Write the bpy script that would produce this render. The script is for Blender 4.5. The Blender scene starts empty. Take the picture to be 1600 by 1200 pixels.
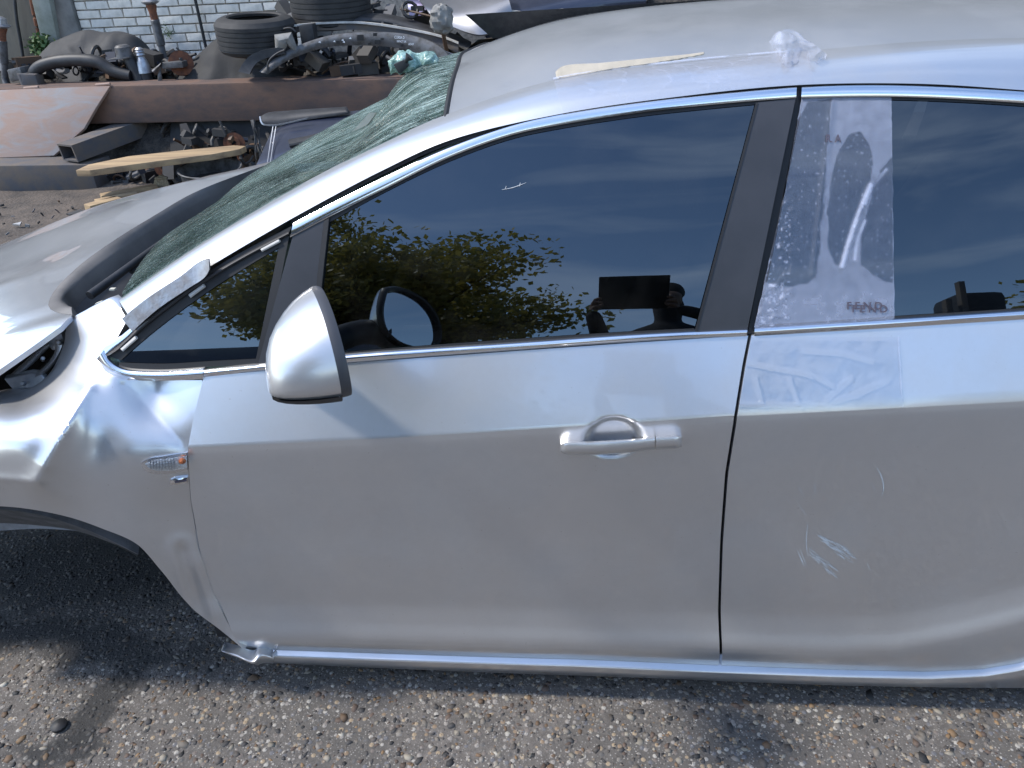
import bpy, math, random
import numpy as np
from mathutils import Vector, noise as mnoise

random.seed(7); RNG = np.random.default_rng(7)
scene = bpy.context.scene
col = scene.collection

# ------------------------------------------------------------------ camera
IW, IH, FPX = 1600., 1200., 1200.
PITCH, ROLL, YAW = math.radians(30), math.radians(3), math.radians(6)
_f = np.array([-math.sin(YAW)*math.cos(PITCH), math.cos(YAW)*math.cos(PITCH), -math.sin(PITCH)])
_r0 = np.array([math.cos(YAW), math.sin(YAW), 0.]); _u0 = np.cross(_r0, _f)
_R = math.cos(ROLL)*_r0 - math.sin(ROLL)*_u0
_U = math.sin(ROLL)*_r0 + math.cos(ROLL)*_u0
def ray(px, py): return _f + _R*(px-IW/2)/FPX + _U*(IH/2-py)/FPX
CAM = np.array([0, 0, .81]) - 1.49*ray(970, 690)
cd = bpy.data.cameras.new('camera'); cam = bpy.data.objects.new('camera', cd); col.objects.link(cam)
cd.sensor_width = 36.; cd.lens = FPX/IW*36.; cd.clip_start = .02; cd.clip_end = 500
from mathutils import Matrix
_m = Matrix(((_R[0], _U[0], -_f[0]), (_R[1], _U[1], -_f[1]), (_R[2], _U[2], -_f[2]))).to_4x4()
_m.translation = Vector(CAM); cam.matrix_world = _m
scene.camera = cam

# ------------------------------------------------------------------ light
SUN_EL, SUN_AZ = math.radians(52), math.radians(-95)      # azimuth from +Y: the sun stands ahead of the car, to the left of the picture
world = bpy.data.worlds.new('World'); scene.world = world; world.use_nodes = True
nt = world.node_tree; nt.nodes.clear()
wo = nt.nodes.new('ShaderNodeOutputWorld'); bg = nt.nodes.new('ShaderNodeBackground')
sky = nt.nodes.new('ShaderNodeTexSky'); sky.sky_type = 'NISHITA'; sky.sun_disc = False
sky.sun_elevation = SUN_EL; sky.sun_rotation = SUN_AZ; sky.air_density = 1.0; sky.dust_density = .5; sky.ozone_density = 3.0
tc = nt.nodes.new('ShaderNodeTexCoord'); mp = nt.nodes.new('ShaderNodeMapping'); mp.inputs['Scale'].default_value = (1.6, 1.6, 6.5)
nz = nt.nodes.new('ShaderNodeTexNoise'); nz.inputs['Scale'].default_value = 1.7; nz.inputs['Detail'].default_value = 6; nz.inputs['Distortion'].default_value = .7
rp = nt.nodes.new('ShaderNodeValToRGB'); rp.color_ramp.elements[0].position = .46; rp.color_ramp.elements[0].color = (0, 0, 0, 1)
rp.color_ramp.elements[1].position = .8; rp.color_ramp.elements[1].color = (.42, .42, .42, 1)
mx = nt.nodes.new('ShaderNodeMix'); mx.data_type = 'RGBA'; mx.inputs[7].default_value = (5.6, 6.3, 7.4, 1)
nt.links.new(tc.outputs['Generated'], mp.inputs[0]); nt.links.new(mp.outputs[0], nz.inputs['Vector']); nt.links.new(nz.outputs['Fac'], rp.inputs[0])
nt.links.new(rp.outputs[0], mx.inputs[0]); nt.links.new(sky.outputs[0], mx.inputs[6]); nt.links.new(mx.outputs[2], bg.inputs[0])
bg.inputs[1].default_value = .15; nt.links.new(bg.outputs[0], wo.inputs[0])
sl = bpy.data.lights.new('sun', 'SUN'); sun = bpy.data.objects.new('sun', sl); col.objects.link(sun)
sl.energy = 2.0; sl.angle = math.radians(5.0); sl.color = (1, .95, .88)
SUN_DIR = Vector((math.sin(SUN_AZ)*math.cos(SUN_EL), math.cos(SUN_AZ)*math.cos(SUN_EL), math.sin(SUN_EL)))
sun.rotation_euler = SUN_DIR.to_track_quat('Z', 'Y').to_euler()
scene.view_settings.view_transform = 'Standard'; scene.view_settings.look = 'None'
scene.view_settings.gamma = 1; scene.view_settings.use_curve_mapping = False
scene.view_settings.exposure = 1.2
scene.cycles.max_bounces = 10; scene.cycles.transparent_max_bounces = 16; scene.cycles.glossy_bounces = 5
scene.cycles.use_denoising = True

# ------------------------------------------------------------------ geometry helpers
def P(px, py, Y):
    d = ray(px, py); return CAM + d*(Y-CAM[1])/d[1]
def PZ(px, py, Z):
    d = ray(px, py); return CAM + d*(Z-CAM[2])/d[2]
def spl(pts, n, t=None):
    """smooth curve through points, n samples (any dimension)"""
    p = np.asarray(pts, float)
    if len(p) == 2:
        tt = np.linspace(0, 1, n) if t is None else np.asarray(t); return p[0]+(p[1]-p[0])*tt[:, None]
    d = np.maximum(np.linalg.norm(np.diff(p, axis=0), axis=1), 1e-9)**.6
    s = np.concatenate([[0], np.cumsum(d)]); s /= s[-1]
    m = np.zeros_like(p)
    sec = np.diff(p, axis=0)/np.diff(s)[:, None]
    h = np.diff(s)
    m[1:-1] = (sec[:-1]*h[1:, None]+sec[1:]*h[:-1, None])/(h[:-1]+h[1:])[:, None]
    m[0] = 1.5*sec[0]-.5*m[1]; m[-1] = 1.5*sec[-1]-.5*m[-2]
    if t is None:                       # samples equally spaced along the length
        tf = np.linspace(0, 1, max(200, n*4)); q = _herm(p, m, s, tf)
        L = np.concatenate([[0], np.cumsum(np.linalg.norm(np.diff(q, axis=0), axis=1))]); L /= L[-1]
        t = np.interp(np.linspace(0, 1, n), L, tf)
    return _herm(p, m, s, np.asarray(t))
def _herm(p, m, s, t):
    i = np.clip(np.searchsorted(s, t, side='right')-1, 0, len(s)-2)
    h = (s[i+1]-s[i])[:, None]; u = ((t-s[i])[:, None])/h
    return ((1+2*u)*(1-u)**2)*p[i] + u*(1-u)**2*h*m[i] + u*u*(3-2*u)*p[i+1] + u*u*(u-1)*h*m[i+1]
def pchip(xk, yk, x):
    xk = np.asarray(xk, float); yk = np.asarray(yk, float)
    h = np.diff(xk); d = np.diff(yk)/h; m = np.zeros(len(xk))
    for i in range(1, len(xk)-1):
        if d[i-1]*d[i] > 0:
            w1 = 2*h[i]+h[i-1]; w2 = h[i]+2*h[i-1]; m[i] = (w1+w2)/(w1/d[i-1]+w2/d[i])
    m[0] = d[0]; m[-1] = d[-1]
    x = min(max(x, xk[0]-.3), xk[-1])
    if x <= xk[0]: return yk[0]+m[0]*(x-xk[0])*.5
    i = min(int(np.searchsorted(xk, x, side='right'))-1, len(h)-1); u = (x-xk[i])/h[i]
    return ((1+2*u)*(1-u)**2)*yk[i]+u*(1-u)**2*h[i]*m[i]+u*u*(3-2*u)*yk[i+1]+u*u*(u-1)*h[i]*m[i+1]

def link(me, name, mat, parent=None):
    o = bpy.data.objects.new(name, me); col.objects.link(o)
    if mat is not None: me.materials.append(mat)
    if parent is not None: o.parent = parent; o.matrix_parent_inverse = Matrix.Translation(-PLOC.get(parent.name, Vector((0, 0, 0))))
    return o
PLOC = {}
def mesh(name, V, F, mat, parent=None, smooth=True, angle=40):
    me = bpy.data.meshes.new(name); me.from_pydata([tuple(map(float, v)) for v in V], [], [tuple(map(int, f)) for f in F]); me.update()
    if smooth:
        me.polygons.foreach_set('use_smooth', [True]*len(me.polygons))
        try: me.set_sharp_from_angle(angle=math.radians(angle))
        except Exception: pass
    return link(me, name, mat, parent)
def grid(name, G, mat, parent=None, skirt=None, back=None, angle=40, attr=None, away=False):
    """grid of points -> smooth sheet facing the camera; skirt = edge turned back by that vector; back = second skin offset"""
    G = np.asarray(G, float); nr, nc = G.shape[:2]
    V = list(G.reshape(-1, 3)); F = []
    c = G.reshape(-1, 3).mean(0); a = np.cross(G[-1, nc//2]-G[0, nc//2], G[nr//2, -1]-G[nr//2, 0])
    flip = (a @ (CAM-c) < 0) != away
    for i in range(nr-1):
        for j in range(nc-1):
            q = (i*nc+j, (i+1)*nc+j, (i+1)*nc+j+1, i*nc+j+1)
            F.append(q if not flip else q[::-1])
    bd = [j for j in range(nc)]+[i*nc+nc-1 for i in range(1, nr)]+[(nr-1)*nc+j for j in range(nc-2, -1, -1)]+[i*nc for i in range(nr-2, 0, -1)]
    if back is not None:
        b0 = len(V); bv = np.asarray(back, float)
        V += list(G.reshape(-1, 3)+bv)
        F += [tuple(b0+k for k in f[::-1]) for f in F[:]]
        for k in range(len(bd)):
            x, y = bd[k], bd[(k+1) % len(bd)]
            q = (x, y, b0+y, b0+x); F.append(q if not flip else q[::-1])
    elif skirt is not None:
        b0 = len(V); sv = np.asarray(skirt, float)
        V += [V[k]+sv for k in bd]
        for k in range(len(bd)):
            x, y = bd[k], bd[(k+1) % len(bd)]
            q = (x, y, b0+(k+1) % len(bd), b0+k); F.append(q if not flip else q[::-1])
    o = mesh(name, V, F, mat, parent, angle=angle)
    if attr is not None:
        a_ = o.data.attributes.new(attr[0], 'FLOAT', 'POINT'); vals = np.zeros(len(V)); vals[:len(attr[1])] = attr[1]
        if back is not None: vals[len(attr[1]):] = attr[1]
        a_.data.foreach_set('value', vals)
    return o
def loft(name, curves, nu, nv, mat, parent=None, **k):
    """curves of (px,py,Y) -> smooth sheet; nu samples along, nv across"""
    C = np.array([spl(c, nu) for c in curves])
    C3 = np.array([[P(*q) for q in row] for row in C])
    return loft3(name, C3, nv, mat, parent, **k)
def loft3(name, C3, nv, mat, parent=None, **k):
    C3 = np.asarray(C3)
    if len(C3) == 2: G = np.array([C3[0]+(C3[1]-C3[0])*t for t in np.linspace(0, 1, nv)])
    else: G = np.stack([spl(C3[:, j], nv, t=np.linspace(0, 1, nv)) for j in range(C3.shape[1])], 1)
    return grid(name, G, mat, parent, **k)
def tube_vf(path, r, n=8, cap=True, squash=None):
    p = np.asarray(path, float); N = len(p); rr = np.broadcast_to(np.asarray(r, float), (N,))
    V, F = [], []; up = np.array([0, 0, 1.])
    for i in range(N):
        t = p[min(i+1, N-1)]-p[max(i-1, 0)]; t /= max(np.linalg.norm(t), 1e-9)
        a = np.cross(t, up)
        if np.linalg.norm(a) < .15: a = np.cross(t, np.array([1., 0, 0]))
        a /= np.linalg.norm(a); b = np.cross(a, t)
        for k in range(n):
            w = 2*math.pi*k/n; V.append(p[i]+rr[i]*(a*math.cos(w)+b*math.sin(w)*(squash or 1)))
    for i in range(N-1):
        for k in range(n):
            F.append((i*n+k, i*n+(k+1) % n, (i+1)*n+(k+1) % n, (i+1)*n+k))
    if cap: F.append(tuple(range(n))[::-1]); F.append(tuple((N-1)*n+k for k in range(n)))
    return V, F
def tube(name, path, r, mat, parent=None, n=10, smoothn=None, squash=None):
    p = spl(path, smoothn) if smoothn else np.asarray(path, float)
    if smoothn and not np.isscalar(r): r = np.interp(np.linspace(0, 1, smoothn), np.linspace(0, 1, len(r)), r)
    V, F = tube_vf(p, r, n, squash=squash); return mesh(name, V, F, mat, parent, angle=50)
def lathe(name, prof, loc, axis, mat, parent=None, n=32, angle=35):
    """prof: (radius, height) along axis"""
    ax = Vector(axis).normalized(); a = ax.orthogonal().normalized(); b = ax.cross(a); L = Vector(loc)
    V, F = [], []
    for r, h in prof:
        for k in range(n):
            w = 2*math.pi*k/n; V.append(L+ax*h+(a*math.cos(w)+b*math.sin(w))*r)
    for i in range(len(prof)-1):
        for k in range(n): F.append((i*n+k, i*n+(k+1) % n, (i+1)*n+(k+1) % n, (i+1)*n+k))
    return mesh(name, V, F, mat, parent, angle=angle)
BOXF = [(0, 3, 2, 1), (4, 5, 6, 7), (0, 1, 5, 4), (1, 2, 6, 5), (2, 3, 7, 6), (3, 0, 4, 7)]
def bevel_obj(o, w, seg=2):
    import bmesh
    bm = bmesh.new(); bm.from_mesh(o.data); bmesh.ops.bevel(bm, geom=bm.edges[:], offset=w, segments=seg, affect='EDGES', profile=.6)
    bmesh.ops.recalc_face_normals(bm, faces=bm.faces[:]); bm.to_mesh(o.data); bm.free()
    o.data.polygons.foreach_set('use_smooth', [True]*len(o.data.polygons)); o.data.set_sharp_from_angle(angle=math.radians(35)); return o
def box8(name, pts, mat, parent=None, bev=0):
    o = mesh(name, pts, BOXF, mat, parent, smooth=False)
    if bev: bevel_obj(o, bev)
    return o
def obox(name, A, B, h, d, mat, parent=None, bev=.004, tilt=0):
    """box whose front top edge runs from A to B; h down, d away from camera (tilt lifts the far side)"""
    A = np.asarray(A, float); B = np.asarray(B, float); x = B-A; x /= np.linalg.norm(x)
    y = np.cross(np.array([0, 0, 1.]), x); y /= np.linalg.norm(y)
    if y[1] < 0: y = -y
    z = np.array([0, 0, 1.]); y, z = y*math.cos(tilt)+z*math.sin(tilt), z*math.cos(tilt)-y*math.sin(tilt)
    return box8(name, [A-z*h, B-z*h, B-z*h+y*d, A-z*h+y*d, A, B, B+y*d, A+y*d], mat, parent, bev)
def prism(name, poly, vec, mat, parent=None, bev=0):
    """polygon of 3-D points extruded along vec"""
    n = len(poly); p = [np.asarray(q, float) for q in poly]; v = np.asarray(vec, float)
    V = p+[q+v for q in p]; F = [tuple(range(n)), tuple(range(2*n-1, n-1, -1))]+[(i, i+n, (i+1) % n+n, (i+1) % n) for i in range(n)]
    o = mesh(name, V, F, mat, parent, smooth=False)
    import bmesh
    bm = bmesh.new(); bm.from_mesh(o.data); bmesh.ops.recalc_face_normals(bm, faces=bm.faces[:]); bm.to_mesh(o.data); bm.free()
    if bev: bevel_obj(o, bev)
    return o
def thing(name, label, cat, loc=(0, 0, 0), group=None):
    o = bpy.data.objects.new(name, None); col.objects.link(o); o.empty_display_size = .1
    o.location = loc; PLOC[o.name] = Vector(loc); return tag(o, label, cat, group)
def tag(o, label, cat, group=None):
    o['label'] = label; o['category'] = cat
    if group: o['group'] = group
    return o
def kind(o, k): o['kind'] = k; return o
def fbm(p, sc, oct=4): return mnoise.fractal(Vector(p)*sc, 1.0, 2.0, oct)

# ------------------------------------------------------------------ materials
def mat(name, base, rough=.6, metal=0., base2=None, nscale=8., lo=.4, hi=.65, bump=0., bscale=60., rough2=None, coat=0., spec=.5, detail=6., dist=0., stretch=None, bdist=.004):
    m = bpy.data.materials.new(name); m.use_nodes = True; t = m.node_tree; N = t.nodes; L = t.links; b = N['Principled BSDF']
    b.inputs['Base Color'].default_value = (*base, 1); b.inputs['Roughness'].default_value = rough; b.inputs['Metallic'].default_value = metal
    b.inputs['Coat Weight'].default_value = coat; b.inputs['Coat Roughness'].default_value = .03; b.inputs['Specular IOR Level'].default_value = spec
    geo = N.new('ShaderNodeTexCoord'); vec = geo.outputs['Object']
    if stretch:
        mp_ = N.new('ShaderNodeMapping'); mp_.inputs['Scale'].default_value = stretch; L.new(vec, mp_.inputs[0]); vec = mp_.outputs[0]
    if base2 is not None or rough2 is not None:
        n = N.new('ShaderNodeTexNoise'); n.inputs['Scale'].default_value = nscale; n.inputs['Detail'].default_value = detail; n.inputs['Roughness'].default_value = .62; n.inputs['Distortion'].default_value = dist
        L.new(vec, n.inputs['Vector'])
        r = N.new('ShaderNodeMapRange'); r.inputs[1].default_value = lo; r.inputs[2].default_value = hi; L.new(n.outputs['Fac'], r.inputs[0])
        if base2 is not None:
            x = N.new('ShaderNodeMix'); x.data_type = 'RGBA'; x.inputs[6].default_value = (*base, 1); x.inputs[7].default_value = (*base2, 1)
            L.new(r.outputs[0], x.inputs[0]); L.new(x.outputs[2], b.inputs['Base Color'])
        if rough2 is not None:
            x = N.new('ShaderNodeMix'); x.inputs[2].default_value = rough; x.inputs[3].default_value = rough2
            L.new(r.outputs[0], x.inputs[0]); L.new(x.outputs[0], b.inputs['Roughness'])
    if bump:
        n2 = N.new('ShaderNodeTexNoise'); n2.inputs['Scale'].default_value = bscale; n2.inputs['Detail'].default_value = 5; L.new(vec, n2.inputs['Vector'])
        bp = N.new('ShaderNodeBump'); bp.inputs['Strength'].default_value = bump; bp.inputs['Distance'].default_value = bdist
        L.new(n2.outputs['Fac'], bp.inputs['Height']); L.new(bp.outputs[0], b.inputs['Normal'])
    return m
M = {}
def dusty(m, amount=.35, c=(.34, .31, .27)):
    """thin road dust in fine specks and soft clouds over a paint"""
    t = m.node_tree; N = t.nodes; L = t.links; b = N['Principled BSDF']; g = N.new('ShaderNodeTexCoord')
    n1 = N.new('ShaderNodeTexNoise'); n1.inputs['Scale'].default_value = 2.3; n1.inputs['Detail'].default_value = 9; n1.inputs['Roughness'].default_value = .7; L.new(g.outputs['Object'], n1.inputs['Vector'])
    n2 = N.new('ShaderNodeTexNoise'); n2.inputs['Scale'].default_value = 130; n2.inputs['Detail'].default_value = 3; L.new(g.outputs['Object'], n2.inputs['Vector'])
    r1 = N.new('ShaderNodeMapRange'); r1.inputs[1].default_value = .45; r1.inputs[2].default_value = .75; r1.inputs[4].default_value = amount; L.new(n1.outputs['Fac'], r1.inputs[0])
    r2 = N.new('ShaderNodeMapRange'); r2.inputs[1].default_value = .70; r2.inputs[2].default_value = .78; r2.inputs[4].default_value = amount*1.3; L.new(n2.outputs['Fac'], r2.inputs[0])
    a = N.new('ShaderNodeMath'); a.operation = 'MAXIMUM'; L.new(r1.outputs[0], a.inputs[0]); L.new(r2.outputs[0], a.inputs[1])
    x = N.new('ShaderNodeMix'); x.data_type = 'RGBA'; x.inputs[7].default_value = (*c, 1); L.new(b.inputs['Base Color'].links[0].from_socket, x.inputs[6]); L.new(a.outputs[0], x.inputs[0]); L.new(x.outputs[2], b.inputs['Base Color'])
    mm = N.new('ShaderNodeMath'); mm.operation = 'MULTIPLY_ADD'; mm.inputs[1].default_value = -.7; mm.inputs[2].default_value = b.inputs['Metallic'].default_value; L.new(a.outputs[0], mm.inputs[0]); L.new(mm.outputs[0], b.inputs['Metallic'])
    mc = N.new('ShaderNodeMath'); mc.operation = 'MULTIPLY_ADD'; mc.inputs[1].default_value = -1.4; mc.inputs[2].default_value = 1.; mc.use_clamp = True; L.new(a.outputs[0], mc.inputs[0]); L.new(mc.outputs[0], b.inputs['Coat Weight'])
    return m
M['paint'] = mat('silver_paint', (.67, .67, .675), .31, .83, (.63, .63, .635), nscale=3.2, lo=.35, hi=.7, rough2=.36, coat=1.)
dusty(M['paint'])
M['black_plastic'] = mat('black_plastic', (.018, .018, .02), .55, 0, (.035, .035, .037), nscale=14, bump=.15, bscale=400, bdist=.001)
M['satin_cover'] = mat('satin_dark_cover', (.03, .031, .035), .38, 0, (.045, .045, .05), nscale=5, bump=.05, bscale=700, bdist=.0005)
M['rubber'] = mat('rubber_seal', (.012, .012, .013), .6)
M['dark'] = mat('dark_interior', (.012, .012, .013), .85)
M['cabin'] = mat('cabin_fabric', (.022, .022, .024), .9, 0, (.035, .035, .036), nscale=40, bump=.3, bscale=500)
M['chrome'] = mat('satin_chrome', (.82, .83, .85), .13, 1., rough2=.22, nscale=9, lo=.4, hi=.7)
M['scuffed'] = mat('scuffed_trim', (.42, .40, .39), .34, .9, (.30, .28, .27), nscale=30, lo=.42, hi=.62, rough2=.5, bump=.2, bscale=120)
M['zinc'] = mat('hinge_metal', (.42, .43, .45), .42, .9, (.30, .31, .33), nscale=25, rough2=.55)
M['mirror_glass'] = mat('mirror_glass', (.85, .87, .88), .01, 1.)
M['liner'] = mat('liner_felt', (.10, .10, .105), .9, 0, (.055, .055, .058), nscale=20, bump=.4, bscale=150)
M['steel_rust'] = mat('brown_rusted_steel', (.15, .088, .062), .82, 0, (.085, .062, .055), nscale=9, lo=.38, hi=.66, bump=.35, bscale=90, stretch=(.6, 1, 1.2))
M['steel_pink'] = mat('pale_rusted_plate', (.34, .235, .185), .85, 0, (.30, .29, .285), nscale=4.2, lo=.45, hi=.68, bump=.3, bscale=45, dist=1.2, stretch=(.6, 1, 1.5))
M['steel_grey'] = mat('grey_rusted_steel', (.13, .105, .085), .85, 0, (.085, .085, .092), nscale=7, lo=.4, hi=.65, bump=.3, bscale=60)
M['wood'] = mat('weathered_wood', (.40, .28, .155), .85, 0, (.15, .105, .07), nscale=6, lo=.42, hi=.75, bump=.3, bscale=60, stretch=(.25, 2.5, 2.5))
M['tyre'] = mat('tyre_rubber', (.02, .02, .021), .72, 0, (.035, .034, .033), nscale=12, bump=.2, bscale=200)
M['brick'] = mat('white_painted_brick', (.76, .70, .61), .88, 0, (.56, .52, .45), nscale=11, lo=.47, hi=.75, bump=.5, bscale=110, bdist=.003)
M['brick2'] = mat('grey_painted_brick', (.70, .655, .585), .88, 0, (.52, .49, .43), nscale=9, lo=.45, hi=.75, bump=.5, bscale=110, bdist=.003)
M['mortar'] = mat('mortar', (.38, .33, .27), .95, 0, (.19, .17, .15), nscale=30, bump=.5, bscale=150)
M['render'] = mat('grey_cement_render', (.21, .20, .185), .95, 0, (.13, .125, .115), nscale=6, bump=.5, bscale=70)
M['render_brown'] = mat('brown_cement_wall', (.22, .185, .14), .95, 0, (.12, .11, .09), nscale=3, lo=.42, hi=.62, bump=.5, bscale=50, stretch=(1, 1, .35))
M['post'] = mat('green_grey_concrete', (.30, .31, .27), .9, 0, (.21, .22, .18), nscale=8, bump=.4, bscale=80)
M['tarp'] = mat('grey_rubber_sheet', (.032, .032, .033), .75, 0, (.05, .048, .047), nscale=7, lo=.4, hi=.7, bump=.25, bscale=45)
M['black_sheet'] = mat('black_sheet', (.010, .010, .011), .75, 0, (.018, .018, .018), nscale=6, bump=.3, bscale=40)
M['navy'] = mat('navy_car_paint', (.022, .028, .05), .3, .2, (.03, .036, .06), nscale=4, coat=.7, rough2=.45)
M['grey_part'] = mat('grey_cast_metal', (.14, .14, .145), .55, .5, (.08, .075, .07), nscale=18, rough2=.7, bump=.3, bscale=120)
M['rust'] = mat('orange_rust', (.20, .075, .035), .9, 0, (.10, .045, .03), nscale=30, bump=.5, bscale=150)
M['white_stuff'] = mat('dirty_white_plastic', (.55, .53, .49), .6, 0, (.38, .36, .33), nscale=9, bump=.3, bscale=40)
M['rope'] = mat('sisal_rope', (.36, .30, .20), .95, 0, (.24, .19, .12), nscale=60, bump=.6, bscale=300)
M['earth'] = mat('dark_clutter', (.03, .027, .024), .95, 0, (.07, .06, .05), nscale=16, bump=.8, bscale=60, bdist=.02)
M['leaf'] = mat('maple_leaf', (.15, .15, .04), .5, 0, (.27, .22, .07), nscale=1.4, lo=.35, hi=.7)
def leafy(m, tc_):
    t = m.node_tree; N = t.nodes; L = t.links; o = N['Material Output']; b = N['Principled BSDF']; tr = N.new('ShaderNodeBsdfTranslucent'); tr.inputs[0].default_value = (*tc_, 1)
    x = N.new('ShaderNodeMixShader'); x.inputs[0].default_value = .4; L.new(b.outputs[0], x.inputs[1]); L.new(tr.outputs[0], x.inputs[2]); L.new(x.outputs[0], o.inputs[0])
leafy(M['leaf'], (.38, .32, .07))
M['bark'] = mat('bark', (.09, .075, .06), .9, 0, (.05, .042, .035), nscale=12, bump=.7, bscale=40)
M['weed'] = mat('weed_leaf', (.05, .11, .025), .6, 0, (.08, .13, .04), nscale=6)
M['amber'] = mat('amber_bulb', (.55, .16, .05), .25, .2)
M['tape_tan'] = mat('tan_masking_tape', (.42, .37, .29), .8, 0, (.35, .31, .24), nscale=14, bump=.2, bscale=90)
M['chalk'] = mat('white_marker', (.75, .75, .75), .8)
M['ink'] = mat('dark_print', (.09, .075, .10), .7)
M['scratch'] = mat('bare_scratch', (.62, .63, .63), .9, 0)
M['cream'] = mat('cream_plastic', (.58, .55, .45), .7, 0, (.45, .42, .34), nscale=10)

def glassy(name, tint, ior=1.62, rough=.0, dirt=0.):
    m = bpy.data.materials.new(name); m.use_nodes = True; t = m.node_tree; N = t.nodes; L = t.links; N.clear()
    o = N.new('ShaderNodeOutputMaterial'); tr = N.new('ShaderNodeBsdfTransparent'); tr.inputs[0].default_value = (*tint, 1)
    gl = N.new('ShaderNodeBsdfGlossy'); gl.inputs['Roughness'].default_value = rough; gl.inputs[0].default_value = (.80, .91, 1, 1)
    fr = N.new('ShaderNodeFresnel'); fr.inputs[0].default_value = ior; mxs = N.new('ShaderNodeMixShader')
    L.new(fr.outputs[0], mxs.inputs[0]); L.new(tr.outputs[0], mxs.inputs[1]); L.new(gl.outputs[0], mxs.inputs[2])
    out = mxs.outputs[0]
    if dirt:
        df = N.new('ShaderNodeBsdfDiffuse'); df.inputs[0].default_value = (.5, .48, .45, 1)
        g = N.new('ShaderNodeTexCoord'); n = N.new('ShaderNodeTexNoise'); n.inputs['Scale'].default_value = 9; n.inputs['Detail'].default_value = 9
        L.new(g.outputs['Object'], n.inputs['Vector']); r = N.new('ShaderNodeMapRange'); r.inputs[1].default_value = .5; r.inputs[2].default_value = .8; r.inputs[4].default_value = dirt
        L.new(n.outputs['Fac'], r.inputs[0]); m2 = N.new('ShaderNodeMixShader'); L.new(r.outputs[0], m2.inputs[0]); L.new(out, m2.inputs[1]); L.new(df.outputs[0], m2.inputs[2]); out = m2.outputs[0]
    L.new(out, o.inputs[0]); return m
M['glass'] = glassy('tinted_window_glass', (.16, .18, .18), 2.05, 0, .015)
M['glass_dark'] = glassy('privacy_window_glass', (.05, .055, .06), 2.05, 0, .015)
M['lens'] = glassy('clear_lens', (.85, .87, .9), 1.5)

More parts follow.
